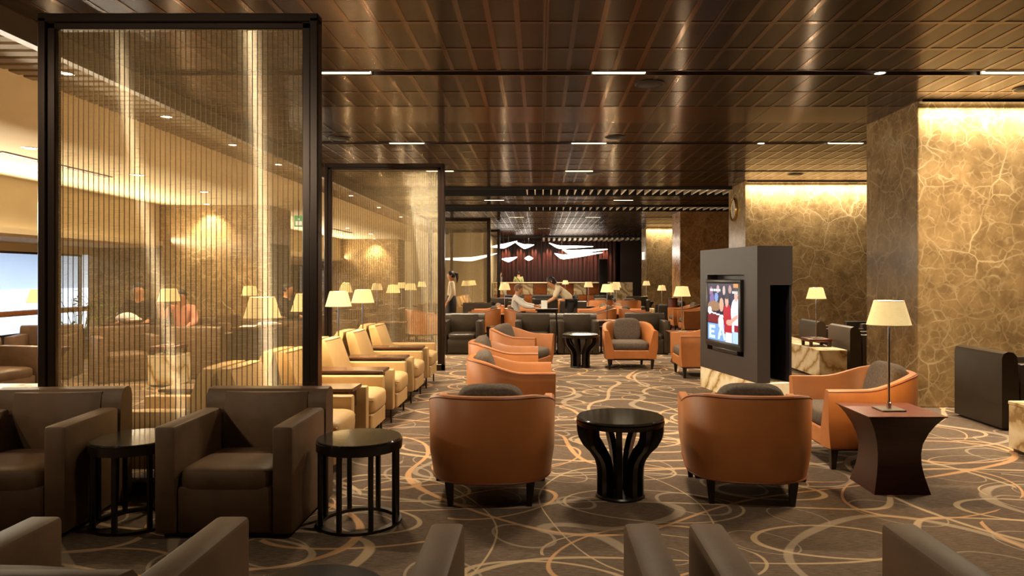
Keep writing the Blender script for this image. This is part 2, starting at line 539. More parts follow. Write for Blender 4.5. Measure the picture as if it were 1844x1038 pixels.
def thing(name, label, cat, loc=(0, 0, 0), rz=0, group=None):
    o = bpy.data.objects.new(name, None)
    C.objects.link(o)
    o.location = loc; o.rotation_euler = (0, 0, R(rz)); o.empty_display_size = 0.1
    return tag(o, label, cat, group)

# a prototype = list of (part name, mesh, [sub-parts as the same tuples])
def place(spec, name, label, cat, loc, rz=0, group=None):
    t = thing(name, label, cat, loc, rz, group)
    for pn, me, subs in spec:
        p = obj(pn, me, t)
        for sn, sm in subs: obj(sn, sm, p)
    return t

def struct(name, me, label=None, loc=None):
    o = obj(name, me, None, loc)
    return tag(o, label, None, None, 'structure')

def boxmesh(name, mat, *b, r=0):
    m = MB()
    if r: m.rbox(*b, r=r)
    else: m.box(*b)
    return m.mesh(name, mat)

# ------------------------------------------------------------------ room shell
ZC = 3.5          # main ceiling height
fl = struct('floor', MB().box(-12, 10, -4, 40, -0.1, 0.0).mesh('floor', 'carpet', 0), 'brown carpet with looping beige and orange lines')
# main ceiling: a dark slab above, with bronze louvred panels hung below it
ceiling = struct('ceiling', MB().box(-3.97, 9.4, -4, 40, ZC + 0.16, ZC + 0.3).mesh('ceiling', 'ceil_dark', 0), 'dark void above the bronze louvred panels')
PX0, PW, NCOL = -3.97, 1.34, 9

def panel_mesh(depth, plain=False):
    w, d = PW - 0.003, depth - 0.0015
    m = MB()
    if plain:
        m.box(0, w, 0, d, 0, 0.02, 1)
        return m.mesh('ceiling_panel', ['louvre', 'bronze_flat'], 0)
    m.box(0, w, 0, d, 0.003, 0.02, 0)
    n = 6; sw = 0.042
    for i in range(n + 1):
        c = w * i / n
        x0, x1 = max(0, c - sw / 2), min(w, c + sw / 2)
        m.box(x0, x1, 0, d, 0.0, 0.004, 1)
    for y0, y1 in ((0, 0.022), (d - 0.022, d)):
        m.box(0, w, y0, y1, -0.0005, 0.004, 1)
    return m.mesh('ceiling_panel', ['louvre', 'bronze'], 0)

def rows(a, b, n):
    return [(a + (b - a) * i / n, a + (b - a) * (i + 1) / n) for i in range(n)]
row_list = []
row_list += [(r_, False) for r_ in rows(4.30, 6.90, 4)]
row_list += [(r_, False) for r_ in rows(7.06, 8.39, 2)]
row_list += [((8.39, 9.25), True)]
row_list += [(r_, False) for r_ in rows(9.25, 10.60, 2)]
row_list += [(r_, False) for r_ in rows(10.74, 13.44, 4)]
row_list += [(r_, False) for r_ in rows(13.56, 15.20, 2)]
row_list += [((15.20, 15.95), True)]
row_list += [(r_, False) for r_ in rows(17.30, 18.62, 2)]
row_list += [(r_, False) for r_ in rows(18.74, 20.02, 2)]
row_list += [(r_, False) for r_ in rows(21.35, 24.0, 4)]
row_list += [(r_, False) for r_ in rows(24.14, 26.8, 4)]
row_list += [(r_, False) for r_ in rows(26.94, 29.6, 4)]
pm_cache = {}
for (y0, y1), plain in row_list:
    key = (round(y1 - y0, 3), plain)
    if key not in pm_cache: pm_cache[key] = panel_mesh(y1 - y0, plain)
    for c in range(NCOL):
        x = PX0 + c * PW
        if x * 1280 / y1 + 972 > 1990 and y1 < 20: continue
        if x > 7.6: continue
        obj('ceiling_panel', pm_cache[key], ceiling, (x + 0.002, y0 + 0.002, ZC))
# ceiling behind/above the camera and beyond the counted rows: one joined part each
mrest = MB()
for (y0, y1) in rows(-4, 4.30, 12) + rows(29.74, 35.0, 8):
    for c in range(NCOL):
        x = PX0 + c * PW
        mrest.box(x + .004, x + PW - .004, y0 + .004, y1 - .004, ZC + 0.006, ZC + 0.02, 0)
        for i in range(7):
            cc = x + .004 + (PW - .008) * i / 6
            mrest.box(max(x + .004, cc - .021), min(x + PW - .004, cc + .021), y0 + .004, y1 - .004, ZC, ZC + .006, 1)
tag(obj('ceiling_panels_beyond', mrest.mesh('ceiling_panels_beyond', ['louvre', 'bronze'], 0), ceiling), kind='stuff')
# slots that carry the lights
SLOTS = [(6.90, 7.06), (10.60, 10.74), (13.44, 13.56), (18.62, 18.74), (24.0, 24.14), (26.8, 26.94), (29.6, 29.74)]
for i, (a, b) in enumerate(SLOTS):
    m = MB().box(-3.97, 8.0, a + .002, b - .002, ZC + 0.055, ZC + 0.07)
    m.box(-3.97, 8.0, a + .001, a + .012, ZC - 0.004, ZC + 0.07).box(-3.97, 8.0, b - .012, b - .001, ZC - 0.004, ZC + 0.07)
    obj('light_slot', m.mesh('light_slot', 'ceil_rail', 0), ceiling)
# coffers with white fins
def coffer(y0, y1, x0, x1, pitch, z0=ZC, h=0.13):
    m = MB()
    m.box(-3.97, 8.0, y0, y1, z0 + .15, z0 + .17)
    m.box(-3.97, 8.0, y0, y0 + .02, z0 - .05, z0 + .16).box(-3.97, 8.0, y1 - .02, y1, z0 - .05, z0 + .16)
    obj('coffer_lining', m.mesh('coffer_lining', 'ceil_dark', 0), ceiling)
    fm = MB().rbox(-0.012, 0.012, 0.03, y1 - y0 - .03, 0.0, h, r=.004, seg=1).mesh('fin', 'fin')
    x = x0
    while x < x1:
        obj('fin', fm, ceiling, (x, y0, z0 - .02)); x += pitch
coffer(15.95, 17.30, -0.3, 6.2, 0.19)
coffer(20.02, 21.35, -0.3, 6.2, 0.20)
# bar ceiling, white slats
mb = MB().box(-3.9, 8, 35.0, 40, 3.42, 3.5)
obj('bar_soffit', mb.mesh('bar_soffit', 'ceil_dark', 0), ceiling)
fm = MB().box(-0.05, 0.05, 0, 1.9, 0, 0.10).mesh('fin', 'fin')
for i in range(26): obj('fin', fm, ceiling, (0.2 + i * 0.26, 35.05, 3.31))

# left edge of the bronze ceiling: fascia, slatted strip, sloped soffit, low cream ceiling
trim = struct('trim_1', MB().box(-4.06, -3.975, -4, 36, 3.32, 3.66).mesh('trim_1', 'steel', 0), 'grey fascia along the edge of the bronze ceiling')
slm = MB().rbox(-4.78, -4.06, -0.062, 0.062, 0, 0.09, r=.006, seg=1).mesh('slat', 'slat')
sl_root = struct('trim_2', MB().box(-4.9, -4.06, -4, 36, 3.62, 3.66).mesh('trim_2', 'cream_paint', 0), 'cream backing above the soffit slats')
y = 4.6; k = 0
while y < 30:
    obj('slat', slm, sl_root, (0, y, 3.345)); y += 0.185
ms = MB()
prof = [(-4.79, 3.66), (-4.80, 3.40), (-4.95, 3.24), (-5.2, 3.10), (-5.5, 3.0), (-8.05, 3.0)]
vs, fs = [], []
for (x, z) in prof: vs += [(x, -4, z), (x, 36, z)]
for (x, z) in reversed(prof): vs += [(x, -4, z + .06), (x, 36, z + .06)]
n_ = len(prof) * 2
for i in range(n_):
    j = (i + 1) % n_
    fs.append((2 * i, 2 * j, 2 * j + 1, 2 * i + 1))
ms.add(vs, fs)
low_ceiling = struct('ceiling_low', ms.mesh('ceiling_low', 'cream_paint', 60), 'low cream ceiling with a curved edge')
for yy in (9.6, 16.5, 23.4):
    mv = MB()
    for i in range(3): mv.box(-6.55 + i * .05, -6.53 + i * .05, yy - 1.1, yy + 1.1, 2.985, 2.999)
    obj('air_vent', mv.mesh('air_vent', 'steel', 0), low_ceiling)
# left wall: upper bulkhead, window bay, back marble
struct('wall_left', MB().box(-8.2, -8.0, -4, 36, 2.14, 3.06).mesh('wall_left', 'cream_paint', 0), 'cream bulkhead over the window bay')
struct('trim_3', MB().box(-9.6, -8.0, -4, 36, 2.10, 2.14).mesh('trim_3', 'cream_paint', 0), 'cream underside of the window bay')
struct('wall_left_upper', MB().box(-9.6, -9.4, -4, 36, 1.95, 2.12).mesh('wall_left_upper', 'cream_paint', 0))
struct('wall_left_lower', MB().box(-9.6, -9.4, -4, 36, 0.0, 0.42).mesh('wall_left_lower', 'darkwall', 0))

def window(n, y0, y1, label):
    t = thing('window_%d' % n, label, None, (0, 0, 0)); t['kind'] = 'structure'
    nb = 3
    fr = MB()
    for z0, z1 in ((0.42, 0.46), (1.91, 1.95)): fr.box(-9.56, -9.46, y0, y1, z0, z1)
    obj('window_frame', fr.mesh('window_frame', 'blackwood', 0), t)
    for i in range(nb):
        a, b = y0 + (y1 - y0) * i / nb, y0 + (y1 - y0) * (i + 1) / nb
        obj('window_pane', MB().box(-9.515, -9.505, a + .02, b - .02, .46, 1.91).mesh('pane', 'glass', 0), t)
        obj('mullion', MB().box(-9.53, -9.48, b - .02, b + .02, .46, 1.91).mesh('mullion', 'steel', 0), t)
    return t
window(1, 4.0, 14.7, 'wide interior window onto a pale blue concourse beside the wooden handrail')
window(2, 17.5, 28.3, 'far interior window onto the concourse beyond the lit marble pillar')
# concourse beyond the windows (pale, cool light)
struct('wall_concourse', MB().box(-20.2, -20, -4, 46, -3, 4).mesh('wall_concourse', 'concourse', 0), 'pale blue far wall of the concourse outside the window')
struct('wall_concourse_glow_band', MB().box(-19.98, -19.9, 0, 46, -1.2, 1.0).mesh('wall_concourse_glow_band', 'concourse_w', 0), 'white band of the concourse wall, its brightness put in as glow')
struct('ceiling_concourse', MB().box(-20, -9.61, -4, 46, 2.9, 3.0).mesh('ceiling_concourse', 'concourse', 0), 'pale concourse ceiling')
struct('floor_concourse', MB().box(-20, -12.0, -4, 46, -3.1, -3.0).mesh('floor_concourse', 'concourse', 0), 'pale concourse floor below')
for yy in (10, 17, 24, 31):
    area('concourse_light', (-14.5, yy, 2.85), (1.2, 3.0), 480, (0.92, 0.96, 1.0))
dm = MB().lathe([(0.0, 0.0), (0.11, 0.0), (0.12, 0.02)], 14).mesh('downlight', 'down')
for (x, yy) in ((-13, 13.5), (-14.5, 16), (-13.5, 19), (-15.5, 20.5), (-16.5, 24), (-14.5, 23.5), (-17.5, 27), (-12.5, 16.2)):
    tag(obj('concourse_downlight', dm, None, (x, yy, 2.878)), 'small round downlight in the concourse ceiling outside the window', 'ceiling light', 'concourse downlights')
for a, b in ((4.2, 14.6), (17.6, 28.0)):
    t = thing('handrail', 'brown wooden handrail along the %s window' % ('near' if a < 10 else 'far'), 'handrail', (0, 0, 0), group='handrails at the windows')
    obj('rail', MB().rbox(-9.2, -9.1, a, b, .80, .90, r=.03).mesh('rail', 'handrail'), t)
    n = 5
    for i in range(n):
        yy = a + .2 + (b - a - .4) * i / (n - 1)
        obj('post', MB().box(-9.165, -9.135, yy - .015, yy + .015, 0, .81).mesh('post', 'steel', 0), t)

# back wall and ends
wb = struct('wall_back', MB().box(-12, 10, 39.8, 40, 0, 4).mesh('wall_back', 'darkwall', 0), 'dark back wall behind the bar')
struct('wall_front', MB().box(-12, 10, -4.2, -4, 0, 4).mesh('wall_front', 'darkwall', 0), 'dark wall behind the viewer')
struct('wall_right', MB().box(9.4, 9.6, -4, 40, 0, 4).mesh('wall_right', 'marble', 0), 'brown marble wall beyond the pillars')
struct('wall_back_left', MB().box(-10, -2.3, 31.0, 31.2, 0, 3.4).mesh('wall_back_left', 'cream_paint', 0), 'cream end wall beyond the glass screens')

# ------------------------------------------------------------------ pillars
def pillar(x0, x1, y0, y1, z1, mat, label):
    return struct('pillar', MB().rbox(x0, x1, y0, y1, 0, z1, r=.008, seg=1).mesh('pillar', mat), label)
PY = [(8.12, 9.40), (14.95, 16.25), (21.9, 23.2), (28.9, 30.2)]
plab = ['big brown marble pillar at the right edge, veined in cream', 'brown marble pillar with the round clock on its side',
        'amber marble pillar behind the one with the clock', 'farthest brown marble pillar beside the dark bar wall']
pills = []
for i, (a, b) in enumerate(PY):
    pills.append(pillar(4.32, 7.3 if i < 3 else 6.0, a, b, ZC + .12, 'marble_far' if i == 2 else 'marble', plab[i]))
    if i != 2:
        cv = thing('cove_light', ['glowing cove strip at the top of the right-hand marble pillar', 'glowing cove strip above the clock pillar', '', 'glowing cove strip above the farthest marble pillar'][i], 'cove light', (0, 0, 0), group='cove strips above the pillars')
        obj('diffuser', MB().rbox(4.36, 7.2, a - .05, a - .02, ZC - .012, ZC + .004, r=.004, seg=1).mesh('diffuser', 'cove'), cv)
        obj('lip', MB().box(4.34, 7.25, a - .075, a - .055, ZC - .02, ZC + .02).mesh('lip', 'bronze_flat', 0), cv)
        area('cove_area', (5.78, a - .10, ZC - .03), (2.9, .06), [88, 95, 0, 80][i], CREAM, (R(-8), 0, 0), cv, 150)
lp = [pillar(-8.1, -5.69, 14.95, 16.25, 3.0, 'marble', 'left marble pillar lit by a warm spot, seen through the near glass screen'),
      pillar(-8.1, -5.69, 28.6, 29.9, 3.0, 'marble', 'far left marble pillar seen through the second glass screen')]
struct('wall_left_end', MB().box(-9.5, -8.1, 14.95, 15.2, 0, 2.12).mesh('wall_left_end', 'marble', 0), 'unlit brown marble wall beside the window')
struct('wall_left_end_far', MB().box(-9.5, -8.1, 28.6, 28.85, 0, 2.12).mesh('wall_left_end_far', 'marble', 0))
d1 = thing('door_1', 'dark door on the side of the left marble pillar', None); d1['kind'] = 'structure'
obj('door_leaf', MB().rbox(-5.688, -5.66, 15.02, 16.1, 0, 2.2, r=.006).mesh('door_leaf', 'darkwall'), d1)
obj('door_handle', MB().tube([(-5.63, 15.2, .95), (-5.63, 15.2, 1.15)], .012).box(-5.66, -5.62, 15.19, 15.21, .95, .97).mesh('door_handle', 'chrome'), d1)

# ------------------------------------------------------------------ ceiling fittings
def linear_light(x, y, w=0.52, energy=40, label='', grp='linear slot lights'):
    t = thing('linear_light', label, 'ceiling light', (x, y, ZC), group=grp)
    obj('diffuser', MB().rbox(-w / 2, w / 2, -.035, .035, .0, .03, r=.006, seg=1).mesh('diffuser', 'tube'), t)
    fr = MB().box(-w / 2 - .012, w / 2 + .012, -.05, -.036, -.004, .05).box(-w / 2 - .012, w / 2 + .012, .036, .05, -.004, .05)
    obj('housing', fr.mesh('housing', 'ceil_rail', 0), t)
    area('linear_area', (0, 0, -.015), (w, .07), energy, WARM, (0, 0, 0), t, 134)
    return t
def slotlab(k, s):
    return '%s in the %s dark ceiling slot' % (k, s)
linear_light(-1.93, 6.98, label='glowing linear light beside the near glass screen, nearest ceiling slot', energy=70)
linear_light(0.78, 6.98, label='glowing linear light in the middle of the nearest ceiling slot', energy=70)
linear_light(4.62, 6.98, label='glowing linear light in front of the right-hand marble pillar', energy=70)
linear_light(0.78, 3.2, label='unseen linear fill light added in the ceiling just ahead of the viewer', energy=14)  # unseen lamp, added as weak fill on the near chair backs
linear_light(-2.0, 10.67, label='glowing linear light above the second glass screen', energy=38)
linear_light(0.74, 10.67, label='glowing linear light in the middle of the second ceiling slot', energy=38)
linear_light(4.6, 10.67, label='glowing linear light between the two right-hand marble pillars', energy=38)
for (x, y_, s) in ((-1.9, 13.5, 'left of the third'), (0.75, 13.5, 'in the middle of the third'), (-1.2, 18.68, 'left of the fourth'), (2.2, 18.68, 'right of the fourth'),
                   (-0.8, 24.07, 'left of the fifth'), (1.8, 24.07, 'right of the fifth'), (0.2, 29.67, 'middle of the last')):
    linear_light(x, y_, label='small glowing linear light %s ceiling slot' % s, energy=72)

def downlight(x, y, z, label, grp, energy=25, ang=80, r=.05):
    t = thing('downlight', label, 'ceiling light', (x, y, z), group=grp)
    obj('lens', MB().lathe([(0.0, -.004), (r * .8, -.004), (r, .0)], 16).mesh('lens', 'down'), t)
    obj('rim', MB().lathe([(r, -.006), (r * 1.25, -.004), (r * 1.25, .004), (r, .004)], 16).mesh('rim', 'chrome'), t)
    spot('downlight_spot', (0, 0, -.03), energy, ang, WARM, (0, 0, 0), t)
    return t
downlight(3.34, 6.98, ZC, 'small bright spot in the nearest slot, left of the right-hand pillar', 'slot spots', 40)
downlight(3.32, 10.67, ZC, 'small bright spot in the second slot, above the television cabinet', 'slot spots', 40)
for yy, s in ((6.45, 'nearest'), (8.2, 'second'), (9.95, 'third'), (11.7, 'fourth'), (13.6, 'fifth'), (16.2, 'sixth'), (19.0, 'seventh'), (22.0, 'eighth')):
    downlight(-4.3, yy, 3.344, '%s small downlight along the cream slatted soffit' % s, 'slatted soffit downlights', 48, 120, .055)
for yy, s in ((8.3, 'nearest'), (10.5, 'second'), (12.6, 'third'), (19.0, 'fourth'), (22.0, 'fifth'), (25.0, 'sixth')):
    downlight(-5.95, yy, 2.999, '%s downlight in the low cream ceiling on the left' % s, 'low ceiling downlights', 130, 160, .075)
dl = downlight(-6.9, 14.72, 2.999, 'bright spot grazing the left marble pillar', 'pillar spots', 0.1, 60, .07)
spot('pillar_spot', (0, -.06, -.03), 210, 100, CREAM, (R(12), 0, 0), dl, 0.9, .04)
dl2 = downlight(-6.6, 28.35, 2.999, 'bright spot grazing the far left marble pillar', 'pillar spots', 0.1, 60, .07)
spot('pillar_spot', (0, -.06, -.03), 220, 100, CREAM, (R(12), 0, 0), dl2, 0.9, .04)
hz = downlight(-4.45, -1.5, 3.344, 'downlight of the slatted soffit behind the viewer', 'slatted soffit downlights', 10, 100, .06)
spot('screen_spot', (0, 0, -.05), 320, 52, WARM, (Vector((1.95, 6.4, -.5))).to_track_quat('-Z', 'Y').to_euler(), hz, .7, .06)
hz2 = downlight(-4.3, 2.4, 3.344, 'downlight of the slatted soffit beside the viewer', 'slatted soffit downlights', 4, 100, .055)
spot('screen_spot', (0, 0, -.05), 60, 60, WARM, (Vector((1.4, 2.5, -1.6))).to_track_quat('-Z', 'Y').to_euler(), hz2, .7, .05)
# uplight ledge along the bulkhead
up = thing('uplight_strip', 'cream uplight strip on the ledge above the windows', 'cove light')
for a, b in ((2, 14.9), (16.3, 28.5)):
    obj('diffuser', MB().box(-7.97, -7.94, a, b, 2.166, 2.19).mesh('diffuser', 'cove_dim', 0), up)
    obj('ledge', MB().box(-7.995, -7.9, a, b, 2.142, 2.165).box(-7.91, -7.9, a, b, 2.165, 2.23).mesh('ledge', 'cream_paint', 0), up)
for yy in (6, 12, 18, 24, 29):
    area('uplight_area', (-7.86, yy, 2.26), (.10, 5.5), 112, CREAM, (0, R(-112), 0), up, 150)
# slats glow
for yy in (7, 13, 19, 25):
    area('slat_glow', (-4.12, yy, 3.47), (.05, 5.5), 26, CREAM, (0, R(140), 0), sl_root)

# round speakers
spk = [('disc', MB().lathe([(0, -.012), (.12, -.012), (.14, 0.0)], 20).mesh('disc', 'ceil_dark'), []), ('rim', MB().lathe([(.14, -.008), (.155, -.004), (.155, .004)], 20).mesh('rim', 'frame'), [])]
for (x, y_, s) in ((1.14, 7.38, 'in the middle, behind the nearest light slot'), (-2.9, 10.3, 'over the cream armchairs'), (1.08, 10.2, 'ahead of the second light slot'), (5.2, 7.55, 'beside the right-hand pillar'),
                   (5.0, 13.9, 'in front of the clock pillar'), (1.05, 13.8, 'behind the third light slot')):
    place(spk, 'ceiling_speaker', 'round dark ceiling speaker ' + s, 'speaker', (x, y_, ZC - .002), 0, 'round ceiling speakers')

# ------------------------------------------------------------------ woven glass screens
def screen(y, label, x0=-3.43, x1=-1.515, top=3.27):
    t = thing('glass_screen', label, 'glass screen', (0, y, 0), group='woven glass screens')
    pw = .056
    for s, xa in ((-1, x0), (1, x1)):
        a = MB(); b = MB()
        if s < 0:
            a.rbox(xa, xa + pw, -.05, .05, 0, top, r=.006, seg=1); b.rbox(xa + pw, xa + 2 * pw, -.035, .035, 0, top - .02, r=.006, seg=1)
        else:
            a.rbox(xa - pw, xa, -.05, .05, 0, top, r=.006, seg=1); b.rbox(xa - 2 * pw, xa - pw, -.035, .035, 0, top - .02, r=.006, seg=1)
        p = obj('post', a.mesh('post', 'frame'), t)
        obj('inner_post', b.mesh('inner_post', 'frame'), p)
    p = obj('top_rail', MB().rbox(x0, x1, -.05, .05, top - .03, top + .03, r=.006, seg=1).mesh('top_rail', 'frame'), t)
    obj('inner_rail', MB().rbox(x0 + pw, x1 - pw, -.035, .035, top - .075, top - .03, r=.006, seg=1).mesh('inner_rail', 'frame'), p)
    obj('bottom_rail', MB().rbox(x0, x1, -.05, .05, 0, .1, r=.006, seg=1).mesh('bottom_rail', 'frame'), t)
    a, b = x0 + 2 * pw, x1 - 2 * pw
    g = MB()
    g.box(a, b, -.004, .004, .1, top - .075, 1)
    g.mi[2] = 0
    obj('woven_pane', g.mesh('woven_pane', ['wglass', 'glass_in'], 0), t)
    ro = MB(); n = 48
    for i in range(1, n):
        x = a + (b - a) * i / n
        ro.box(x - .0016, x + .0016, -.0085, -.0045, .1, top - .075)
    tag(obj('wire_strands', ro.mesh('wire_strands', 'rod', 0), t), kind='stuff')
    return t
m_, nt_, b_ = newmat('glass_inner')
tr_ = N(nt_, 'ShaderNodeBsdfTransparent'); tr_.inputs['Color'].default_value = (.985, .975, .95, 1)
nt_.links.new(tr_.outputs[0], nt_.nodes['Material Output'].inputs['Surface'])
M['glass_in'] = m_
screen(4.90, 'tall bronze-framed woven glass screen behind the two dark armchairs')
screen(11.35, 'second woven glass screen at the end of the cream armchair row')
screen(21.9, 'third woven glass screen beside the standing woman')
screen(27.2, 'farthest woven glass screen near the bar')

# ------------------------------------------------------------------ seats (all face -Y, origin on the floor under the middle)
def spec_dark(lm):
    arm = lambda s: MB().rbox(*((-.395, -.275) if s < 0 else (.275, .395)), -.39, .22, .03, .645, r=.02, seg=2)
    out = []
    for s in (-1, 1): out.append(('arm', arm(s).mesh('arm', lm), []))
    seat = MB().rbox(-.273, .273, -.375, .18, .03, .30, r=.02).cushion((0, -.10, .33), (.546, .56, .16), .25)
    out.append(('seat', seat.mesh('seat', lm), []))
    # backrest: rolled top wider than the arms, front face sloping
    prof = [(.40, .02), (.40, .70), (.385, .745), (.34, .765), (.285, .755), (.255, .72), (.245, .66), (.22, .02)]
    b = MB().loft([[(x, y, z) for (y, z) in prof] for x in (-.395, -.38, .38, .395)])
    out.append(('backrest', b.mesh('backrest', lm), []))
    # inner back panel, gently bowed between the arms
    bp = MB().loft([[(x, .235 - .03 * (1 - (x / .27) ** 2) - .025 * math.sin(math.pi * k / 6) + .02 * k / 6, .30 + .44 * k / 6) for k in range(7)] + [(x, .30, .74), (x, .30, .30)] for x in (-.27, -.2, -.1, 0, .1, .2, .27)])
    out.append(('back_panel', bp.mesh('back_panel', lm, 50), []))
    out.append(('plinth', MB().box(-.36, .36, -.34, .36, 0, .035).mesh('plinth', 'blackwood', 0), []))
    return out
DARK, BLACK = spec_dark('darkleather'), spec_dark('blackleather')

def spec_tub():
    hw, yf, yc = .43, -.40, .0     # half width, front, where the arc starts
    depth = .43
    pts = []
    nS, nA = 6, 22
    for i in range(nS): pts.append((-hw, yf + (yc - yf) * i / nS))
    for i in range(nA + 1):
        a = math.pi - math.pi * i / nA
        e = .80
        cx, sy = math.cos(a), math.sin(a)
        pts.append((hw * math.copysign(abs(cx) ** e, cx), yc + depth * abs(sy) ** e))
    for i in range(1, nS + 1): pts.append((hw, yc + (yf - yc) * i / nS))
    m = len(pts)
    def frame(i):
        a, b = pts[max(0, i - 1)], pts[min(m - 1, i + 1)]
        t = Vector((b[0] - a[0], b[1] - a[1], 0)).normalized()
        return Vector((t.y, -t.x, 0))          # points inwards
    rings, rim, bot = [], [], []
    for i, (x, y) in enumerate(pts):
        nrm = frame(i)
        u = max(0.0, min(1.0, (y - (-.12)) / (depth + .06)))
        u = u * u * (3 - 2 * u)
        h = .625 + .105 * u
        p = Vector((x, y, 0))
        th = .075
        inn = .155 if y < .1 else .155 - .05 * min(1, (y - .1) / .3)
        ring = [p * .93 + Vector((0, 0, .17)), p * .99 + Vector((0, 0, .34)), p + Vector((0, 0, h - .02)), p + nrm * .014 + Vector((0, 0, h)),
                p + nrm * (th - .014) + Vector((0, 0, h)), p + nrm * th + Vector((0, 0, h - .02)), p + nrm * inn + Vector((0, 0, .30)), p + nrm * inn + Vector((0, 0, .17))]
        rings.append(ring)
        rim.append(p + nrm * .004 + Vector((0, 0, h - .012))); bot.append(p * .934 + Vector((0, 0, .172)))
    shell = MB().loft(rings)
    pip = MB().tube(rim, .006, 6)
    pip2 = MB().tube(bot, .007, 6)
    out = [('shell', shell.mesh('shell', 'tan', 50), [('rim_piping', pip.mesh('rim_piping', 'tan_dark')), ('base_piping', pip2.mesh('base_piping', 'tan_dark'))])]
    base = MB().rbox(-.30, .30, -.395, .26, .17, .31, r=.01, seg=1)
    out.append(('seat_base', base.mesh('seat_base', 'tan'), []))
    out.append(('base_frame', MB().rbox(-.36, .36, -.36, .24, .145, .172, r=.006, seg=1).mesh('base_frame', 'woodleg'), []))
    out.append(('seat_cushion', MB().cushion((0, -.075, .37), (.60, .64, .16), .28).mesh('seat_cushion', 'greyfab'), []))
    bm_ = Matrix.Translation((0, .235, .585)) @ Matrix.Rotation(R(-14), 4, 'X')
    out.append(('back_cushion', MB().cushion((0, 0, 0), (.46, .17, .42), .36, mat=bm_).mesh('back_cushion', 'greyfab'), []))
    for sx, y_, k in ((-.35, -.33, 1), (.35, -.33, 1), (-.265, .285, 1), (.265, .285, 1)):
        lg = MB().loft([[(sx * .97 - .017, y_ - .017, 0), (sx * .97 + .017, y_ - .017, 0), (sx * .97 + .017, y_ + .017, 0), (sx * .97 - .017, y_ + .017, 0)],
                        [(sx - .028, y_ - .028, .16), (sx + .028, y_ - .028, .16), (sx + .028, y_ + .028, .16), (sx - .028, y_ + .028, .16)]])
        out.append(('leg', lg.mesh('leg', 'woodleg', 0), []))
    return out
TUB = spec_tub()

def spec_cream():
    out = []
    for s in (-1, 1):
        x0, x1 = ((-.37, -.27) if s < 0 else (.27, .37))
        out.append(('arm', MB().rbox(x0, x1, -.36, .30, .14, .55, r=.018).mesh('arm', 'cream'), []))
    out.append(('seat_base', MB().rbox(-.268, .268, -.385, .30, .14, .29, r=.012, seg=1).mesh('seat_base', 'cream'), []))
    sc = MB().cushion((0, -.10, .37), (.54, .62, .20), .26)
    lip = [(-.262, -.39, .39), (-.262, .18, .41), (.262, .18, .41), (.262, -.39, .39)]
    out.append(('seat_cushion', sc.mesh('seat_cushion', 'cream'), [('cushion_piping', MB().tube([(-.262, -.12, .425), (-.262, -.39, .405), (.262, -.39, .405), (.262, -.12, .425)], .005, 6).mesh('cushion_piping', 'cream_pipe'))]))
    # reclined tapering back with a creased front pad
    def ring(z, y0, y1, w): return [(-w, y0, z), (-w * .55, y0 - .03, z), (w * .55, y0 - .03, z), (w, y0, z), (w, y1, z), (-w, y1, z)]
    b = MB().loft([ring(.16, .20, .34, .27), ring(.50, .24, .38, .30), ring(.80, .345, .45, .29), ring(.835, .37, .445, .275)])
    seam = MB().tube([(-.275, .365, .832), (-.15, .338, .834), (.15, .338, .834), (.275, .365, .832)], .005, 6)
    out.append(('backrest', b.mesh('backrest', 'cream', 40), [('seam', seam.mesh('seam', 'cream_pipe'))]))
    for sx in (-.33, .33):
        for y_ in (-.33, .27):
            out.append(('leg', MB().tube([(sx, y_, 0), (sx, y_, .15)], .011, 8).mesh('leg', 'woodleg'), []))
    return out
CREAMC = spec_cream()

# ------------------------------------------------------------------ tables and lamps
def spec_flare():
    out = []
    out.append(('table_top', MB().lathe([(0, .525), (.285, .525), (.298, .531), (.298, .540), (.29, .546), (0, .546)], 40).mesh('table_top', 'tableglass'), []))
    out.append(('rim', MB().lathe([(.25, .495), (.297, .495), (.300, .500), (.300, .524), (.25, .524)], 40).mesh('rim', 'blackwood'), []))
    out.append(('base_disc', MB().lathe([(0, 0), (.165, 0), (.168, .012), (.16, .022), (0, .022)], 28).mesh('base_disc', 'blackwood'), []))
    path = [(.125, .02), (.125, .15), (.128, .21), (.145, .27), (.185, .33), (.23, .375), (.255, .42), (.262, .46), (.262, .50)]
    rings = []
    for i, (r_, z) in enumerate(path):
        a, b = path[max(0, i - 1)], path[min(len(path) - 1, i + 1)]
        t = Vector((b[0] - a[0], b[1] - a[1])).normalized(); n = Vector((t.y, -t.x))
        w = .034
        rings.append([(r_ + n.x * w, -.020, z + n.y * w), (r_ + n.x * w, .020, z + n.y * w), (r_ - n.x * w, .020, z - n.y * w), (r_ - n.x * w, -.020, z - n.y * w)])
    for k in range(9):
        mt = Matrix.Rotation(2 * math.pi * (k + .3) / 9, 4, 'Z')
        out.append(('rib', MB().loft(rings, mat=mt).mesh('rib', 'blackwood', 40), []))
    return out
FLARE = spec_flare()

def spec_post():
    out = [('table_top', MB().lathe([(0, .505), (.248, .505), (.252, .512), (.248, .520), (0, .520)], 40).mesh('table_top', 'tableglass'), []),
           ('apron', MB().lathe([(.235, .455), (.256, .455), (.258, .508), (.245, .508), (.235, .50), (.235, .455)], 40).mesh('apron', 'blackwood'), []),
           ('foot_ring', MB().lathe([(.215, 0), (.250, 0), (.252, .018), (.215, .018), (.215, 0)], 40).mesh('foot_ring', 'blackwood'), [])]
    for k in range(8):
        a = 2 * math.pi * (k + .35) / 8
        mt = Matrix.Rotation(a, 4, 'Z')
        out.append(('post', MB().rbox(.221, .249, -.014, .014, .015, .46, r=.005, seg=1, mat=mt).mesh('post', 'blackwood'), []))
    return out
POST = spec_post()

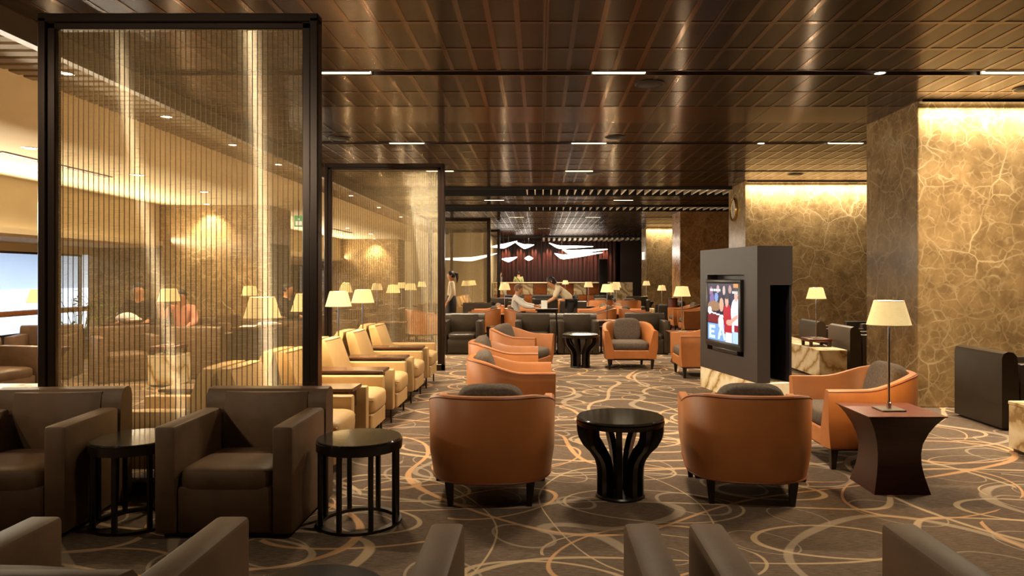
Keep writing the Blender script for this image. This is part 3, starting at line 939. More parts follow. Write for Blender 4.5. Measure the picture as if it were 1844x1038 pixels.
def spec_hour():
    out = [('table_top', MB().loft([[(sx * h, sy * h, z) for sx, sy in ((-1, -1), (1, -1), (1, 1), (-1, 1))] for h, z in ((.255, .538), (.268, .544), (.268, .550))]).mesh('table_top', 'wood', 0), [])]
    zs = [0, .04, .12, .20, .27, .34, .42, .48, .52, .538]
    hs = [.195, .185, .165, .152, .150, .158, .185, .215, .242, .257]
    out.append(('pedestal', MB().loft([[(sx * h, sy * h, z) for sx, sy in ((-1, -1), (1, -1), (1, 1), (-1, 1))] for h, z in zip(hs, zs)]).mesh('pedestal', 'woodbox', 40), []))
    return out
HOUR = spec_hour()

def spec_lamp():
    out = [('base_plate', MB().rbox(-.085, .085, -.085, .085, 0, .012, r=.004, seg=1).mesh('base_plate', 'steel'), []),
           ('pole', MB().lathe([(0, .01), (.017, .012), (.017, .05), (.0085, .055), (.0085, .60), (.013, .605), (.013, .66), (0, .66)], 12).mesh('pole', 'chrome'), [])]
    sh = MB().lathe([(.148, .605), (.100, .775)], 32)
    ln = MB().lathe([(.146, .606), (.098, .774)], 32)
    sp = MB()
    for k in range(3):
        a = 2 * math.pi * k / 3
        sp.tube([(0, 0, .765), (.099 * math.cos(a), .099 * math.sin(a), .768)], .002, 4)
    rim = MB().tube([(.148 * math.cos(2 * math.pi * i / 32), .148 * math.sin(2 * math.pi * i / 32), .605) for i in range(32)], .0025, 5, closed=True)
    rim2 = MB().tube([(.1 * math.cos(2 * math.pi * i / 32), .1 * math.sin(2 * math.pi * i / 32), .775) for i in range(32)], .0025, 5, closed=True)
    out.append(('lamp_shade', sh.mesh('lamp_shade', 'shade'), [('lining', ln.mesh('lining', 'shade_in')), ('wire_ring', rim.mesh('wire_ring', 'cream')), ('wire_ring', rim2.mesh('wire_ring', 'cream')), ('spider', sp.mesh('spider', 'chrome'))]))
    out.append(('bulb', MB().cushion((0, 0, .69), (.055, .055, .075), 1.0, 12, 8).mesh('bulb', 'bulb'), []))
    return out
LAMP = spec_lamp()
def lamp(x, y, z, label, grp, e=0):
    t = place(LAMP, 'table_lamp', label, 'lamp', (x, y, z), 0, grp)
    if e:
        l = bpy.data.lights.new('lamp_point', 'POINT'); l.energy = 1.8 * e * LIGHT; l.color = WARM; l.shadow_soft_size = .03
        o = bpy.data.objects.new('lamp_point', l); C.objects.link(o); o.parent = t; o.location = (0, 0, .735)
    return t

# ------------------------------------------------------------------ foreground: dark armchairs seen from behind
FG = 'dark armchairs along the bottom edge'
for x, y_, sy, lab in ((-1.43, 2.12, 1.10, 'dark brown leather armchair in the bottom left corner, seen from behind'), (.015, 2.03, 1.15, 'dark brown leather armchair at the bottom edge right of the glass-topped table'),
                      (.91, 2.03, 1.15, 'dark brown leather armchair in the bottom right corner, seen from behind')):
    place(DARK, 'armchair', lab, 'armchair', (x, y_, 0), 180, FG).scale = (1, sy, 1)
place(POST, 'side_table', 'round glass-topped side table cut off by the bottom edge', 'side table', (-.715, 2.17, 0), 0, 'round post tables')
# two dark armchairs before the near screen
place(DARK, 'armchair', 'dark brown leather armchair facing the camera, right of the pair before the near screen', 'armchair', (-1.80, 4.43, 0), 0, 'dark armchairs before the near screen')
place(DARK, 'armchair', 'dark brown leather armchair facing the camera at the left edge before the near screen', 'armchair', (-3.13, 4.40, 0), 5, 'dark armchairs before the near screen')
place(POST, 'side_table', 'round glass-topped post table right of the dark armchair, on the carpet', 'side table', (-1.10, 4.34, 0), 14, 'round post tables')
place(POST, 'side_table', 'round glass-topped post table between the two dark armchairs', 'side table', (-2.46, 4.34, 0), 30, 'round post tables')

# ------------------------------------------------------------------ tan tub chair group
TG = 'tan tub armchairs around the television'
place(TUB, 'tub_chair', 'tan leather tub armchair with its back to the camera, left of the flared table', 'armchair', (-.325, 4.93, 0), 180, TG)
place(TUB, 'tub_chair', 'tan leather tub armchair with its back to the camera, right of the flared table', 'armchair', (1.425, 4.95, 0), 173, TG)
place(TUB, 'tub_chair', 'tan leather tub armchair in profile, right behind the front left one', 'armchair', (-.27, 6.83, 0), 92, TG)
place(TUB, 'tub_chair', 'tan leather tub armchair in profile, middle of the three on the left', 'armchair', (-.42, 8.50, 0), 90, TG)
place(TUB, 'tub_chair', 'tan leather tub armchair farthest of the three on the left, seat showing', 'armchair', (-.30, 10.58, 0), 70, TG)
place(TUB, 'tub_chair', 'tan leather tub armchair facing the camera beside the far flared table', 'armchair', (1.47, 11.80, 0), 0, TG)
place(TUB, 'tub_chair', 'tan leather tub armchair half hidden behind the television cabinet', 'armchair', (2.46, 10.80, 0), -90, TG)
place(TUB, 'tub_chair', 'tan leather tub armchair facing left, behind the wooden lamp table', 'armchair', (2.61, 5.87, 0), -90, TG)
place(FLARE, 'coffee_table', 'dark round table on curved flaring ribs between the two front tub armchairs', 'table', (.55, 4.86, 0), 10, 'flared round tables')
place(FLARE, 'coffee_table', 'dark round table on flaring ribs before the far black armchair', 'table', (.67, 11.75, 0), 0, 'flared round tables')
place(HOUR, 'lamp_table', 'dark wood table with pinched waist under the big lamp on the right', 'table', (2.49, 5.07, 0), 0, 'pinched wooden lamp tables')
place(HOUR, 'lamp_table', 'dark wood table with pinched waist right of the facing tan armchair', 'table', (2.48, 12.25, 0), 0, 'pinched wooden lamp tables')
LG = 'table lamps in the main lounge'
lamp(2.485, 5.06, .55, 'largest lit table lamp, on the pinched wooden table at the right', LG, 9)
lamp(2.45, 12.25, .55, 'lit table lamp just left of the television cabinet', LG, 6)

# television cabinet
ang = math.degrees(math.atan2(.19, 1))
tv = thing('television_cabinet', 'tall dark cabinet on a marble plinth holding a television', 'cabinet', (2.18, 9.65, 0), 0)
tv.rotation_euler = (0, 0, R(ang))
# local: +x = away from the screen face, -y = towards the camera
L, Wd, zb, zt = 1.585, .44, .28, 1.85
u0, u1, za, zc = .23, 1.26, .54, 1.52        # recess for the set
obj('plinth', MB().rbox(0, Wd, -L, 0, 0, zb, r=.006, seg=1).mesh('plinth', 'onyx'), tv)
bx = MB()
bx.box(0, .16, -u0, 0, zb, zt).box(0, .16, -L, -u1, zb, zt).box(0, .16, -u1, -u0, zb, za).box(0, .16, -u1, -u0, zc, zt)
bx.box(.14, .16, -u1, -u0, za, zc)
obj('cabinet_front', bx.mesh('cabinet_front', 'tvbox', 0), tv)
obj('cabinet_top', MB().box(.16, Wd, -L, 0, 1.40, zt).mesh('cabinet_top', 'tvbox', 0), tv)
obj('cabinet_back', MB().box(Wd - .03, Wd, -L + .02, 0, zb, 1.40).box(.16, Wd - .03, -L + .60, -L + .62, zb, 1.40).mesh('cabinet_back', 'tvbox_in', 0), tv)
tvs = thing('television', 'flat television with a lit screen set into the dark cabinet', 'television', (2.18, 9.65, 0))
tvs.rotation_euler = (0, 0, R(ang))
fr = MB()
y0, y1, z0, z1 = -1.235, -.255, .60, 1.46
fr.rbox(-.035, .10, y0, y1, z0, z0 + .085, r=.008).rbox(-.035, .10, y0, y1, z1 - .05, z1, r=.008)
fr.rbox(-.035, .10, y0, y0 + .06, z0 + .06, z1 - .03, r=.008).rbox(-.035, .10, y1 - .06, y1, z0 + .06, z1 - .03, r=.008).box(.03, .10, y0 + .03, y1 - .03, z0 + .05, z1 - .03)
obj('bezel', fr.mesh('bezel', 'tvframe'), tvs)
obj('stand_bar', MB().rbox(-.01, .12, -1.1, -.4, .545, .60, r=.01).mesh('stand_bar', 'tvframe'), tvs)
# picture on the screen: coloured cells
NXS, NYS = 96, 72
import mathutils
def ell(u, v, cu, cv, ru, rv): return ((u - cu) / ru) ** 2 + ((v - cv) / rv) ** 2 < 1
def rect(u, v, a, b, c, d): return a < u < b and c < v < d
def picture(u, v):
    # u: left to right as the viewer sees it, v: bottom to top
    n = (math.sin(u * 37 + v * 21) + math.sin(u * 91 - v * 57)) * .25
    col = (26 + 30 * n, 18 + 20 * n, 40 + 40 * n)
    for (cu, cv, ru, rv, c) in ((.12, .86, .06, .08, (150, 96, 120)), (.35, .9, .05, .07, (190, 150, 160)), (.55, .88, .045, .08, (200, 170, 165)), (.74, .9, .05, .07, (170, 130, 120)),
                                (.15, .70, .08, .13, (120, 90, 150)), (.30, .76, .06, .08, (120, 150, 200)), (.22, .60, .22, .09, (150, 110, 76))):
        if ell(u, v, cu, cv, ru, rv): col = c
    if rect(u, v, 0, .62, .30, .46): col = (120, 24, 34)
    if abs(v - (.50 - .12 * u)) < .014 and u < .6: col = (235, 235, 240)
    if rect(u, v, 0, 1, 0, .29): col = (120, 160, 214)
    # big pale letters on the boards
    if rect(u, v, .05, .12, .03, .27) or rect(u, v, .05, .26, .21, .27) or rect(u, v, .05, .23, .12, .17) or rect(u, v, .05, .26, .03, .08): col = (206, 228, 250)
    if (abs((u - .40) - (v - .03) * .35 + .02) < .035 or abs((u - .40) + (v - .27) * .35 - .09) < .035 or rect(u, v, .36, .48, .10, .14)) and .03 < v < .27 and u > .3: col = (206, 228, 250)
    if ell(u, v, .07, .52, .07, .07) or ell(u, v, .45, .33, .09, .12): col = (236, 232, 236)
    # two players
    if ell(u, v, .66, .48, .13, .18) or rect(u, v, .56, .80, .14, .44): col = (176, 30, 44)
    if ell(u, v, .93, .52, .16, .24) or rect(u, v, .80, 1, .20, .55): col = (226, 230, 246)
    if rect(u, v, .60, .80, .0, .16): col = (240, 240, 246)
    if rect(u, v, .82, 1, .0, .2): col = (176, 206, 240)
    if rect(u, v, .88, 1, .20, .30): col = (150, 30, 44)
    if ell(u, v, .64, .70, .055, .10) or ell(u, v, .93, .80, .055, .10): col = (214, 160, 140)
    if ell(u, v, .64, .78, .055, .05) or ell(u, v, .93, .88, .055, .05): col = (60, 40, 34)
    if ell(u, v, .47, .63, .07, .12): col = (204, 160, 130)
    if ell(u, v, .72, .34, .10, .05) or (abs((v - .34) - (u - .72) * .45) < .035 and .70 < u < .98): col = (220, 160, 140)
    if rect(u, v, .08, .44, .86, .90) and (math.sin(u * 160) > -.5): col = (240, 240, 240)
    if rect(u, v, .80, .98, .84, .88) and (math.sin(u * 200) > -.5): col = (236, 236, 236)
    if rect(u, v, .84, 1, .93, 1): col = (190, 130, 60)
    return col
sv, sf, scol = [], [], []
ys0, ys1, zs0, zs1 = y0 + .055, y1 - .055, z0 + .085, z1 - .05
for j in range(NYS + 1):
    for i in range(NXS + 1):
        sv.append((-.030, ys1 + (ys0 - ys1) * i / NXS, zs0 + (zs1 - zs0) * j / NYS))
for j in range(NYS):
    for i in range(NXS):
        a = j * (NXS + 1) + i
        sf.append((a, a + 1, a + NXS + 2, a + NXS + 1)); scol.append(picture((i + .5) / NXS, (j + .5) / NYS))
sme = bpy.data.meshes.new('screen'); sme.from_pydata(sv, [], sf)
ca = sme.color_attributes.new('picture', 'FLOAT_COLOR', 'CORNER')
buf = []
for c in scol: buf += list(lin(tuple(max(0, min(255, q)) for q in c))) * 4
ca.data.foreach_set('color', buf)
ms_, nts, bs = newmat('screen_picture')
at = N(nts, 'ShaderNodeVertexColor', layer_name='picture')
nts.links.new(at.outputs[0], bs.inputs['Emission Color']); bs.inputs['Emission Strength'].default_value = 1.25
bs.inputs['Base Color'].default_value = (.01, .01, .01, 1); bs.inputs['Roughness'].default_value = .2
sme.materials.append(ms_)
obj('screen', sme, tvs, label='lit screen showing a crowd and two players in red and white')

# clock on the pillar side
ck = thing('wall_clock', 'round gold-rimmed clock on the side of the second marble pillar', 'clock', (4.319, 15.75, 2.98))
ck.rotation_euler = (0, R(-90), 0)
obj('clock_face', MB().lathe([(0, .03), (.21, .03), (.22, 0)], 36).mesh('clock_face', 'clockface'), ck)
obj('clock_rim', MB().lathe([(.21, .0), (.26, .0), (.265, .03), (.25, .055), (.22, .05), (.21, .03)], 36).mesh('clock_rim', 'gold'), ck)
for k in range(12):
    a = 2 * math.pi * k / 12
    obj('hour_mark', MB().box(.165, .2, -.006, .006, .030, .034, mat=Matrix.Rotation(a, 4, 'Z')).mesh('hour_mark', 'blackwood', 0), ck)
obj('hour_hand', MB().box(-.02, .11, -.007, .007, .036, .04, mat=Matrix.Rotation(R(25), 4, 'Z')).mesh('hour_hand', 'blackwood', 0), ck)
obj('minute_hand', MB().box(-.03, .165, -.005, .005, .041, .045, mat=Matrix.Rotation(R(-160), 4, 'Z')).mesh('minute_hand', 'blackwood', 0), ck)

# ------------------------------------------------------------------ right side: marble ledges, dark chairs
def ledge(x0, x1, y0, y1, h, label, grp='onyx blocks'):
    t = thing('marble_block', label, 'marble block', ((x0 + x1) / 2, (y0 + y1) / 2, 0), 0, grp)
    a, b = (x1 - x0) / 2, (y1 - y0) / 2
    obj('slab', MB().rbox(-a, a, -b, b, h - .03, h, r=.004, seg=1).mesh('slab', 'onyx'), t)
    obj('block', MB().rbox(-a + .004, a - .004, -b + .004, b - .004, .03, h - .031, r=.004, seg=1).mesh('block', 'onyx'), t)
    obj('plinth', MB().box(-a + .03, a - .03, -b + .03, b - .03, 0, .03).mesh('plinth', 'blackwood', 0), t)
    return t
ledge(4.03, 4.43, 5.3, 6.12, .43, 'pale veined marble block cut off by the right edge')
ledge(4.05, 4.46, 10.3, 12.6, .43, 'long pale marble block behind the television cabinet')
ledge(3.70, 4.12, 22.6, 24.0, .43, 'pale marble block far down the aisle by the amber pillar')
RG = 'black armchairs along the pillars'
place(BLACK, 'armchair', 'black leather armchair at the right edge, back turned to the lounge', 'armchair', (4.89, 7.30, 0), 90, RG)
place(BLACK, 'armchair', 'black leather armchair right of the long marble block', 'armchair', (4.92, 10.75, 0), 90, RG)
place(BLACK, 'armchair', 'black leather armchair behind the small wooden lamp stand', 'armchair', (4.92, 12.0, 0), 90, RG)
place(BLACK, 'armchair', 'black leather armchair facing left beside the clock pillar', 'armchair', (6.2, 13.2, 0), -90, RG)
def lamp_stand(x, y, label):
    st = thing('lamp_stand', label, 'stand', (x, y, .43), 0, 'low lamp stands')
    obj('stand_top', MB().rbox(-.17, .17, -.19, .19, .075, .12, r=.006).mesh('stand_top', 'wood'), st)
    for sx in (-.14, .14):
        for sy in (-.16, .16):
            obj('foot', MB().box(sx - .02, sx + .02, sy - .02, sy + .02, 0, .076).mesh('foot', 'woodbox', 0), st)
lamp_stand(4.25, 10.93, 'low dark wooden stand on the long marble block')
lamp(4.25, 10.93, .55, 'lit table lamp on the low wooden stand right of the television cabinet', LG, 7)

# ------------------------------------------------------------------ cream armchairs back to back between the screens
CY = [5.36, 6.48, 7.60, 8.72, 9.84]
rl = ['nearest cream armchair facing right, half hidden by the dark armchair', 'second cream armchair facing right, beside the near screen post', 'third cream armchair in the row facing right',
      'fourth cream armchair in the row facing right', 'farthest cream armchair facing right, next to the second screen']
ll = ['nearest cream armchair facing left, seen through the near glass screen', 'second cream armchair facing left behind the near screen', 'third cream armchair of the row facing left',
      'fourth cream armchair of the row facing left', 'farthest cream armchair of the row facing left']
for i, y_ in enumerate(CY):
    place(CREAMC, 'lounge_chair', rl[i], 'armchair', (-1.85, y_, 0), 90, 'cream armchairs facing right')
    place(CREAMC, 'lounge_chair', ll[i], 'armchair', (-2.78, y_, 0), -90, 'cream armchairs facing left')
ordn = ['nearest', 'second', 'third', 'farthest']
def spec_tray():
    out = [('tray_top', MB().rbox(-.34, .34, -.155, .155, .555, .585, r=.006, seg=1).mesh('tray_top', 'tray'), [])]
    out.append(('tray_body', MB().rbox(-.30, .30, -.13, .13, .40, .555, r=.004, seg=1).mesh('tray_body', 'woodbox'), []))
    out.append(('leg_panel', MB().box(-.28, .28, -.05, .05, 0, .40).mesh('leg_panel', 'blackwood', 0), []))
    return out
TRAY = spec_tray()
for i in range(4):
    ym = (CY[i] + CY[i + 1]) / 2
    place(TRAY, 'tray_table', '%s walnut tray table between the cream armchairs facing right' % ordn[i], 'side table', (-1.86, ym, 0), 0, 'walnut trays facing right')
    place(TRAY, 'tray_table', '%s walnut tray table between the cream armchairs facing left' % ordn[i], 'side table', (-2.76, ym, 0), 0, 'walnut trays facing left')
    cn = thing('lamp_console', '%s narrow walnut console under a lamp between the cream armchair rows' % ordn[i], 'console', (-2.31, ym, 0), 0, 'lamp consoles')
    obj('console_top', MB().rbox(-.105, .105, -.155, .155, .52, .55, r=.005, seg=1).mesh('console_top', 'tray'), cn)
    obj('console_body', MB().box(-.09, .09, -.12, .12, 0, .52).mesh('console_body', 'woodbox', 0), cn)
    lamp(-2.31, ym, .55, ['lit table lamp seen large through the near glass screen', 'lit table lamp cut by the right post of the near screen', 'lit table lamp just right of the near screen post',
                          'lit table lamp left of the middle of the second glass screen'][i], 'lamps between the cream armchairs', 2.5)
# far cream row
FCY = [22.5, 23.6, 24.7, 25.8]
for i, y_ in enumerate(FCY):
    place(CREAMC, 'lounge_chair', 'small cream armchair far behind the second screen, number %s from the front' % ('one two three four five'.split()[i]), 'armchair', (-2.27, y_, 0), 90, 'far cream armchairs')
for i, y_ in enumerate((23.05, 24.15, 25.25)):
    place(TRAY, 'tray_table', '%s far walnut tray table beside the small cream armchairs' % ordn[i], 'side table', (-2.30, y_, 0), 0, 'far walnut trays')
    lamp(-2.4, y_, .585, '%s small lit lamp among the far cream armchairs, seen through the third screen' % ordn[i], 'far lamps by the cream chairs')

# ------------------------------------------------------------------ middle row of black armchairs
MR = 'black armchairs in the middle row'
for (x, s) in ((-1.50, 'black leather armchair facing the camera right of the second screen post'), (-.08, 'black leather armchair hidden behind the farthest left tub chair'),
               (.74, 'black leather armchair facing the camera behind the far flared table'), (2.10, 'black leather armchair behind the facing tan armchair')):
    place(BLACK, 'armchair', s, 'armchair', (x, 13.95, 0), 0, MR)
place(POST, 'side_table', 'small round post table between black armchairs, left in the middle row', 'side table', (-.79, 13.9, 0), 0, 'round post tables')
place(POST, 'side_table', 'small round post table between black armchairs, right in the middle row', 'side table', (1.42, 13.9, 0), 0, 'round post tables')
place(HOUR, 'lamp_table', 'pinched wooden table under the lamp behind the middle black armchairs', 'table', (1.46, 15.4, 0), 0, 'pinched wooden lamp tables')
lamp(1.46, 15.4, .55, 'lit table lamp right of the bending woman, nearest of that cluster', LG, 5)
# back group of tub chairs, backs touching
BG_ = 'tan tub armchairs in the back group'
for y_, f in ((17.15, 'front'), (18.85, 'rear')):
    for x, rz, s in ((-1.37, -90, 'leftmost, facing left'), (-.43, 90, 'second from left, facing right'), (1.42, -90, 'third from left, facing left'), (2.34, 90, 'rightmost, facing right')):
        lab = 'tan tub armchair of the back group, %s, %s row' % (s, f)
        if f == 'front' and x == -.43: lab = 'tan tub armchair of the back group holding the seated man in white'
        place(TUB, 'tub_chair', lab, 'armchair', (x, y_, 0), rz, BG_)
for x, s in ((-.89, 'left'), (1.88, 'right')):
    place(HOUR, 'lamp_table', 'pinched wooden table between the tub chairs at the %s of the back group' % s, 'table', (x, 18.0, 0), 0, 'pinched wooden lamp tables')
lamp(-.89, 18.0, .55, 'lit table lamp left of the seated man in white', LG, 5)
lamp(1.88, 18.0, .55, 'lit table lamp in the back group of tub chairs at the right', LG, 5)
place(FLARE, 'coffee_table', 'dark flared table between the seated man and the bending woman', 'table', (.36, 18.0, 0), 0, 'flared round tables')
# dark chairs and lamps farther back
FB = 'black armchairs toward the bar'
for (x, y_, rz, s) in ((-1.75, 20.2, 180, 'black armchair with its back to us right of the standing woman'), (-1.35, 24.2, 0, 'black armchair facing us near the third screen'),
                       (-1.0, 27.5, 0, 'small black armchair at the left before the bar'), (.1, 27.5, 0, 'small black armchair before the bar, beside the man in white'), (1.1, 27.5, 0, 'small black armchair before the bar behind the bending woman'),
                       (2.5, 27.5, 0, 'small black armchair before the bar, right'), (3.6, 26.0, 0, 'black armchair before the dark wall right of the bar'), (1.0, 21.6, 180, 'black armchair seen from behind, right of the bending woman'),
                       (.2, 23.6, 180, 'black armchair seen from behind over the man in white'), (3.9, 21.4, -90, 'black armchair by the amber pillar')):
    place(BLACK, 'armchair', s, 'armchair', (x, y_, 0), rz, FB)
FT = 'tan tub armchairs toward the bar'
for (x, y_, rz, s) in ((-.3, 21.4, 90, 'small tan tub armchair behind the seated man'), (2.0, 23.4, 180, 'small tan tub armchair seen from behind, left of the right-hand lamps'), (2.9, 23.4, 180, 'small tan tub armchair seen from behind, right of the lamp cluster'),
                       (.6, 25.2, -90, 'small tan tub armchair in the middle before the bar'), (4.0, 18.2, -90, 'tan tub armchair at the foot of the amber pillar, near one'), (4.0, 19.6, -90, 'tan tub armchair at the foot of the amber pillar, far one')):
    place(TUB, 'tub_chair', s, 'armchair', (x, y_, 0), rz, FT)
def stand_for(x, y, s):
    place(HOUR, 'lamp_table', 'small pinched table under ' + s, 'table', (x, y, 0), 0, 'pinched wooden lamp tables')
for (x, y_, s) in ((1.55, 22.6, 'the lamp over the bending woman\'s right'), (2.35, 21.8, 'the rear lamp of the right cluster'), (4.05, 27.0, 'the lamp before the dark wall')):
    stand_for(x, y_, s)
    lamp(x, y_, .55, {1.55: 'small lit lamp right above the bending woman\'s back', 2.35: 'small lit lamp at the rear of the right-hand lamp cluster', 4.05: 'small lit lamp before the dark wall right of the bar'}[x], LG)
lamp(4.0, 23.3, .43, 'small lit lamp on the far marble block by the amber pillar', LG)
pd = thing('wood_pedestal', 'brown wooden pedestal with a dark top by the amber pillar', 'pedestal', (3.86, 20.6, 0))
obj('column', MB().lathe([(.135, 0), (.135, .84)], 24, cap0=True, cap1=True).mesh('column', 'wood'), pd)
obj('cap', MB().lathe([(.14, .84), (.145, .85), (.14, .875), (0, .875)], 24).mesh('cap', 'blackwood'), pd)

# ------------------------------------------------------------------ bar at the far end
bar = thing('bar_counter', 'long bar counter of marble blocks and wooden panels at the far end', 'counter', (0, 34, 0))
obj('counter_top', MB().rbox(-2.28, 3.6, -.05, .6, 1.16, 1.22, r=.01).mesh('counter_top', 'cream_paint'), bar)
obj('counter_core', MB().box(-2.2, 3.5, .05, .55, 0, 1.16).mesh('counter_core', 'darkwall', 0), bar)
wm = MB().rbox(.01, .62, 0, .05, .62, 1.14, r=.01).mesh('counter_panel', 'barwood'); om = MB().rbox(.01, .62, 0, .05, .62, 1.14, r=.01).mesh('counter_panel', 'onyx')
w2 = MB().rbox(.01, .62, 0, .05, .06, .60, r=.01).mesh('counter_panel', 'barwood')
for i in range(9):
    obj('counter_panel', wm if i % 2 else om, bar, (-2.2 + i * .635, 0, 0)); obj('counter_panel', w2, bar, (-2.2 + i * .635, 0, 0))
bw = struct('wall_bar', MB().box(-2.3, 4.1, 38.0, 38.2, 0, 3.42).mesh('wall_bar', 'barwall', 0), 'dark red ribbed wall behind the bar')
rb = MB().rbox(-.05, .05, 0, .10, 0, 3.4, r=.02).mesh('wall_rib', 'barwall')
for i in range(32): obj('wall_rib', rb, bw, (-2.2 + i * .2, 37.9, 0))
struct('wall_bar_side', MB().box(-2.45, -2.3, 31.0, 38.2, 0, 3.42).mesh('wall_bar_side', 'cream_paint', 0))
struct('wall_bar_right', MB().box(4.1, 7.5, 36.0, 36.2, 0, 3.42).mesh('wall_bar_right', 'darkwall', 0), 'plain dark wall right of the bar')
for i in range(8):
    spot('bar_wash', (-1.8 + i * .75, 37.6, 3.3), 130, 60, (1.0, .5, .3), (R(12), 0, 0), bw)
area('bar_down', (.6, 33.6, 3.3), (5, .2), 130, WARM, (0, 0, 0), bw)
# hanging light sculptures shaped like gliding birds
def bird(x, y, z, w, rl, rr, f, label, th=.07, chord=.30, rz=0):
    # w span, rl / rr rise of the left / right wing tip, f where the body sits along the span
    t = thing('light_sculpture', label, 'light sculpture', (x, y, z), rz, 'hanging bird-shaped lights')
    n = 16; rings = []
    for i in range(n + 1):
        u = i / n
        s = (f - u) / f if u < f else (u - f) / (1 - f)          # 0 at the body, 1 at the tip
        c = chord * (1 - s ** 1.5) + .02
        cz = (rl if u < f else rr) * s ** 1.15
        cy = .2 * s
        h = th * (1 - s ** 1.4) + .012
        X = (u - f) * w
        rings.append([(X, cy - c / 2, cz), (X, cy - c / 5, cz + h), (X, cy + c / 2, cz + h * .4), (X, cy, cz - h)])
    obj('wing', MB().loft(rings).mesh('wing', 'bird', 60), t)
    top = 3.415 if y > 35 else ZC - .002
    obj('cable', MB().tube([(0, .0, .02), (0, 0, top - z)], .004, 5).mesh('cable', 'steel'), t)
    return t
bird(1.05, 33.8, 2.42, 2.3, .18, .22, .15, 'long glowing bird-shaped light, lowest of the right cluster over the bar', .10)
bird(1.45, 34.4, 2.66, 2.2, .14, .16, .16, 'long glowing bird-shaped light, middle of the right cluster over the bar', .09)
bird(.95, 35.35, 2.95, 2.2, .22, .04, .22, 'long glowing bird-shaped light, topmost of the right cluster over the bar', .07)
bird(-1.45, 33.0, 2.26, .72, .05, .14, .45, 'short glowing bird-shaped light above the left end of the bar', .09)
bird(-.52, 33.5, 2.35, .40, .0, .0, .5, 'smallest glowing bowl-shaped light over the middle of the bar', .10)
bird(-.75, 34.7, 2.95, .95, .24, .10, .5, 'glowing bird-shaped light high over the left of the bar', .10)
bird(-1.62, 31.8, 2.85, 1.2, -.02, .24, .5, 'glowing bird-shaped light hanging at the farthest screen', .09)
bird(-2.75, 28.3, 2.18, 2.3, .02, .24, .55, 'long glowing bird-shaped light seen through the third screen', .07)
pn = thing('menu_board', 'tall dark panel standing at the right end of the bar', 'board', (2.95, 33.0, 0))
obj('board', MB().rbox(-.2, .2, -.04, .04, .1, 2.3, r=.01).mesh('board', 'tvframe'), pn)
obj('foot', MB().rbox(-.25, .25, -.12, .12, 0, .1, r=.01).mesh('foot', 'blackwood'), pn)
ob = ledge(3.0, 3.9, 29.8, 30.2, 1.25, 'tall pale marble counter block right of the lamp cluster')
place(HOUR, 'lamp_table', 'small pinched table under the tiny lamp before the bar', 'table', (1.12, 31.0, 0), 0, 'pinched wooden lamp tables')
lamp(1.12, 31.0, .55, 'tiny lit lamp before the middle of the bar counter', LG)

# ------------------------------------------------------------------ left zone behind the near screen
LZ = 'dark armchairs in the left lounge'
for (x, y_, rz, s) in ((-7.30, 10.5, 20, 'dark armchair at the left edge below the window'), (-6.05, 10.35, 40, 'dark armchair facing right, before the man in the suit'),
                       (-5.05, 10.75, 180, 'dark armchair with its back to us, before the person in pink'), (-6.55, 8.45, 80, 'nearest dark armchair in the left lounge, cut by the left edge'),
                       (-5.85, 13.5, 60, 'dark armchair at the foot of the lit marble pillar'), (-7.05, 12.55, 0, 'dark armchair in which the man in the suit sits'), (-6.25, 12.55, 0, 'dark armchair in which the person in pink sits')):
    place(DARK, 'armchair', s, 'armchair', (x, y_, 0), rz, LZ)
ledge(-5.3, -4.9, 9.6, 10.0, .43, 'pale marble block behind the near glass screen')
ledge(-5.55, -4.85, 6.35, 7.1, .43, 'pale marble block at the left edge behind the dark armchair')
ct = thing('magazine_table', 'dark table with magazines behind the near glass screen', 'table', (-4.28, 10.9, 0))
obj('table_top', MB().rbox(-.34, .34, -.3, .3, .70, .735, r=.006, seg=1).mesh('table_top', 'tray'), ct)
obj('table_body', MB().box(-.31, .31, -.27, .27, 0, .70).mesh('table_body', 'blackwood', 0), ct)
for i, (dx, dy, a) in enumerate(((-.1, -.1, 12), (.08, .05, -20), (.12, -.12, 40))):
    tag(obj('magazine', MB().rbox(-.11, .11, -.15, .15, 0, .012 + .006 * i, r=.003, seg=1).mesh('magazine', 'paper'), None, (-4.28 + dx * 1.4, 10.9 + dy, .736 + .02 * i), (0, 0, R(a))),
        ['pale magazine at the left on the dark table', 'pale magazine at the back on the dark table', 'pale magazine at the right front of the dark table'][i], 'magazine', 'magazines on the dark table')
LL = 'lamps in the left lounge'
def side(x, y, s, lab):
    place(HOUR, 'lamp_table', 'pinched wooden table under ' + s, 'table', (x, y, 0), 0, 'pinched wooden lamp tables')
    lamp(x, y, .55, lab, LL, 4)
lamp_stand(-5.11, 9.80, 'low dark wooden stand on the marble block behind the near screen')
lamp(-5.11, 9.80, .55, 'lit table lamp in front of the person in pink', LL, 4)
side(-6.62, 9.4, 'the lamp at the left edge', 'lit table lamp at the left edge, left of the near screen')
side(-5.2, 12.75, 'the lamp before the lit pillar', 'small lit lamp above the large one, before the lit marble pillar')
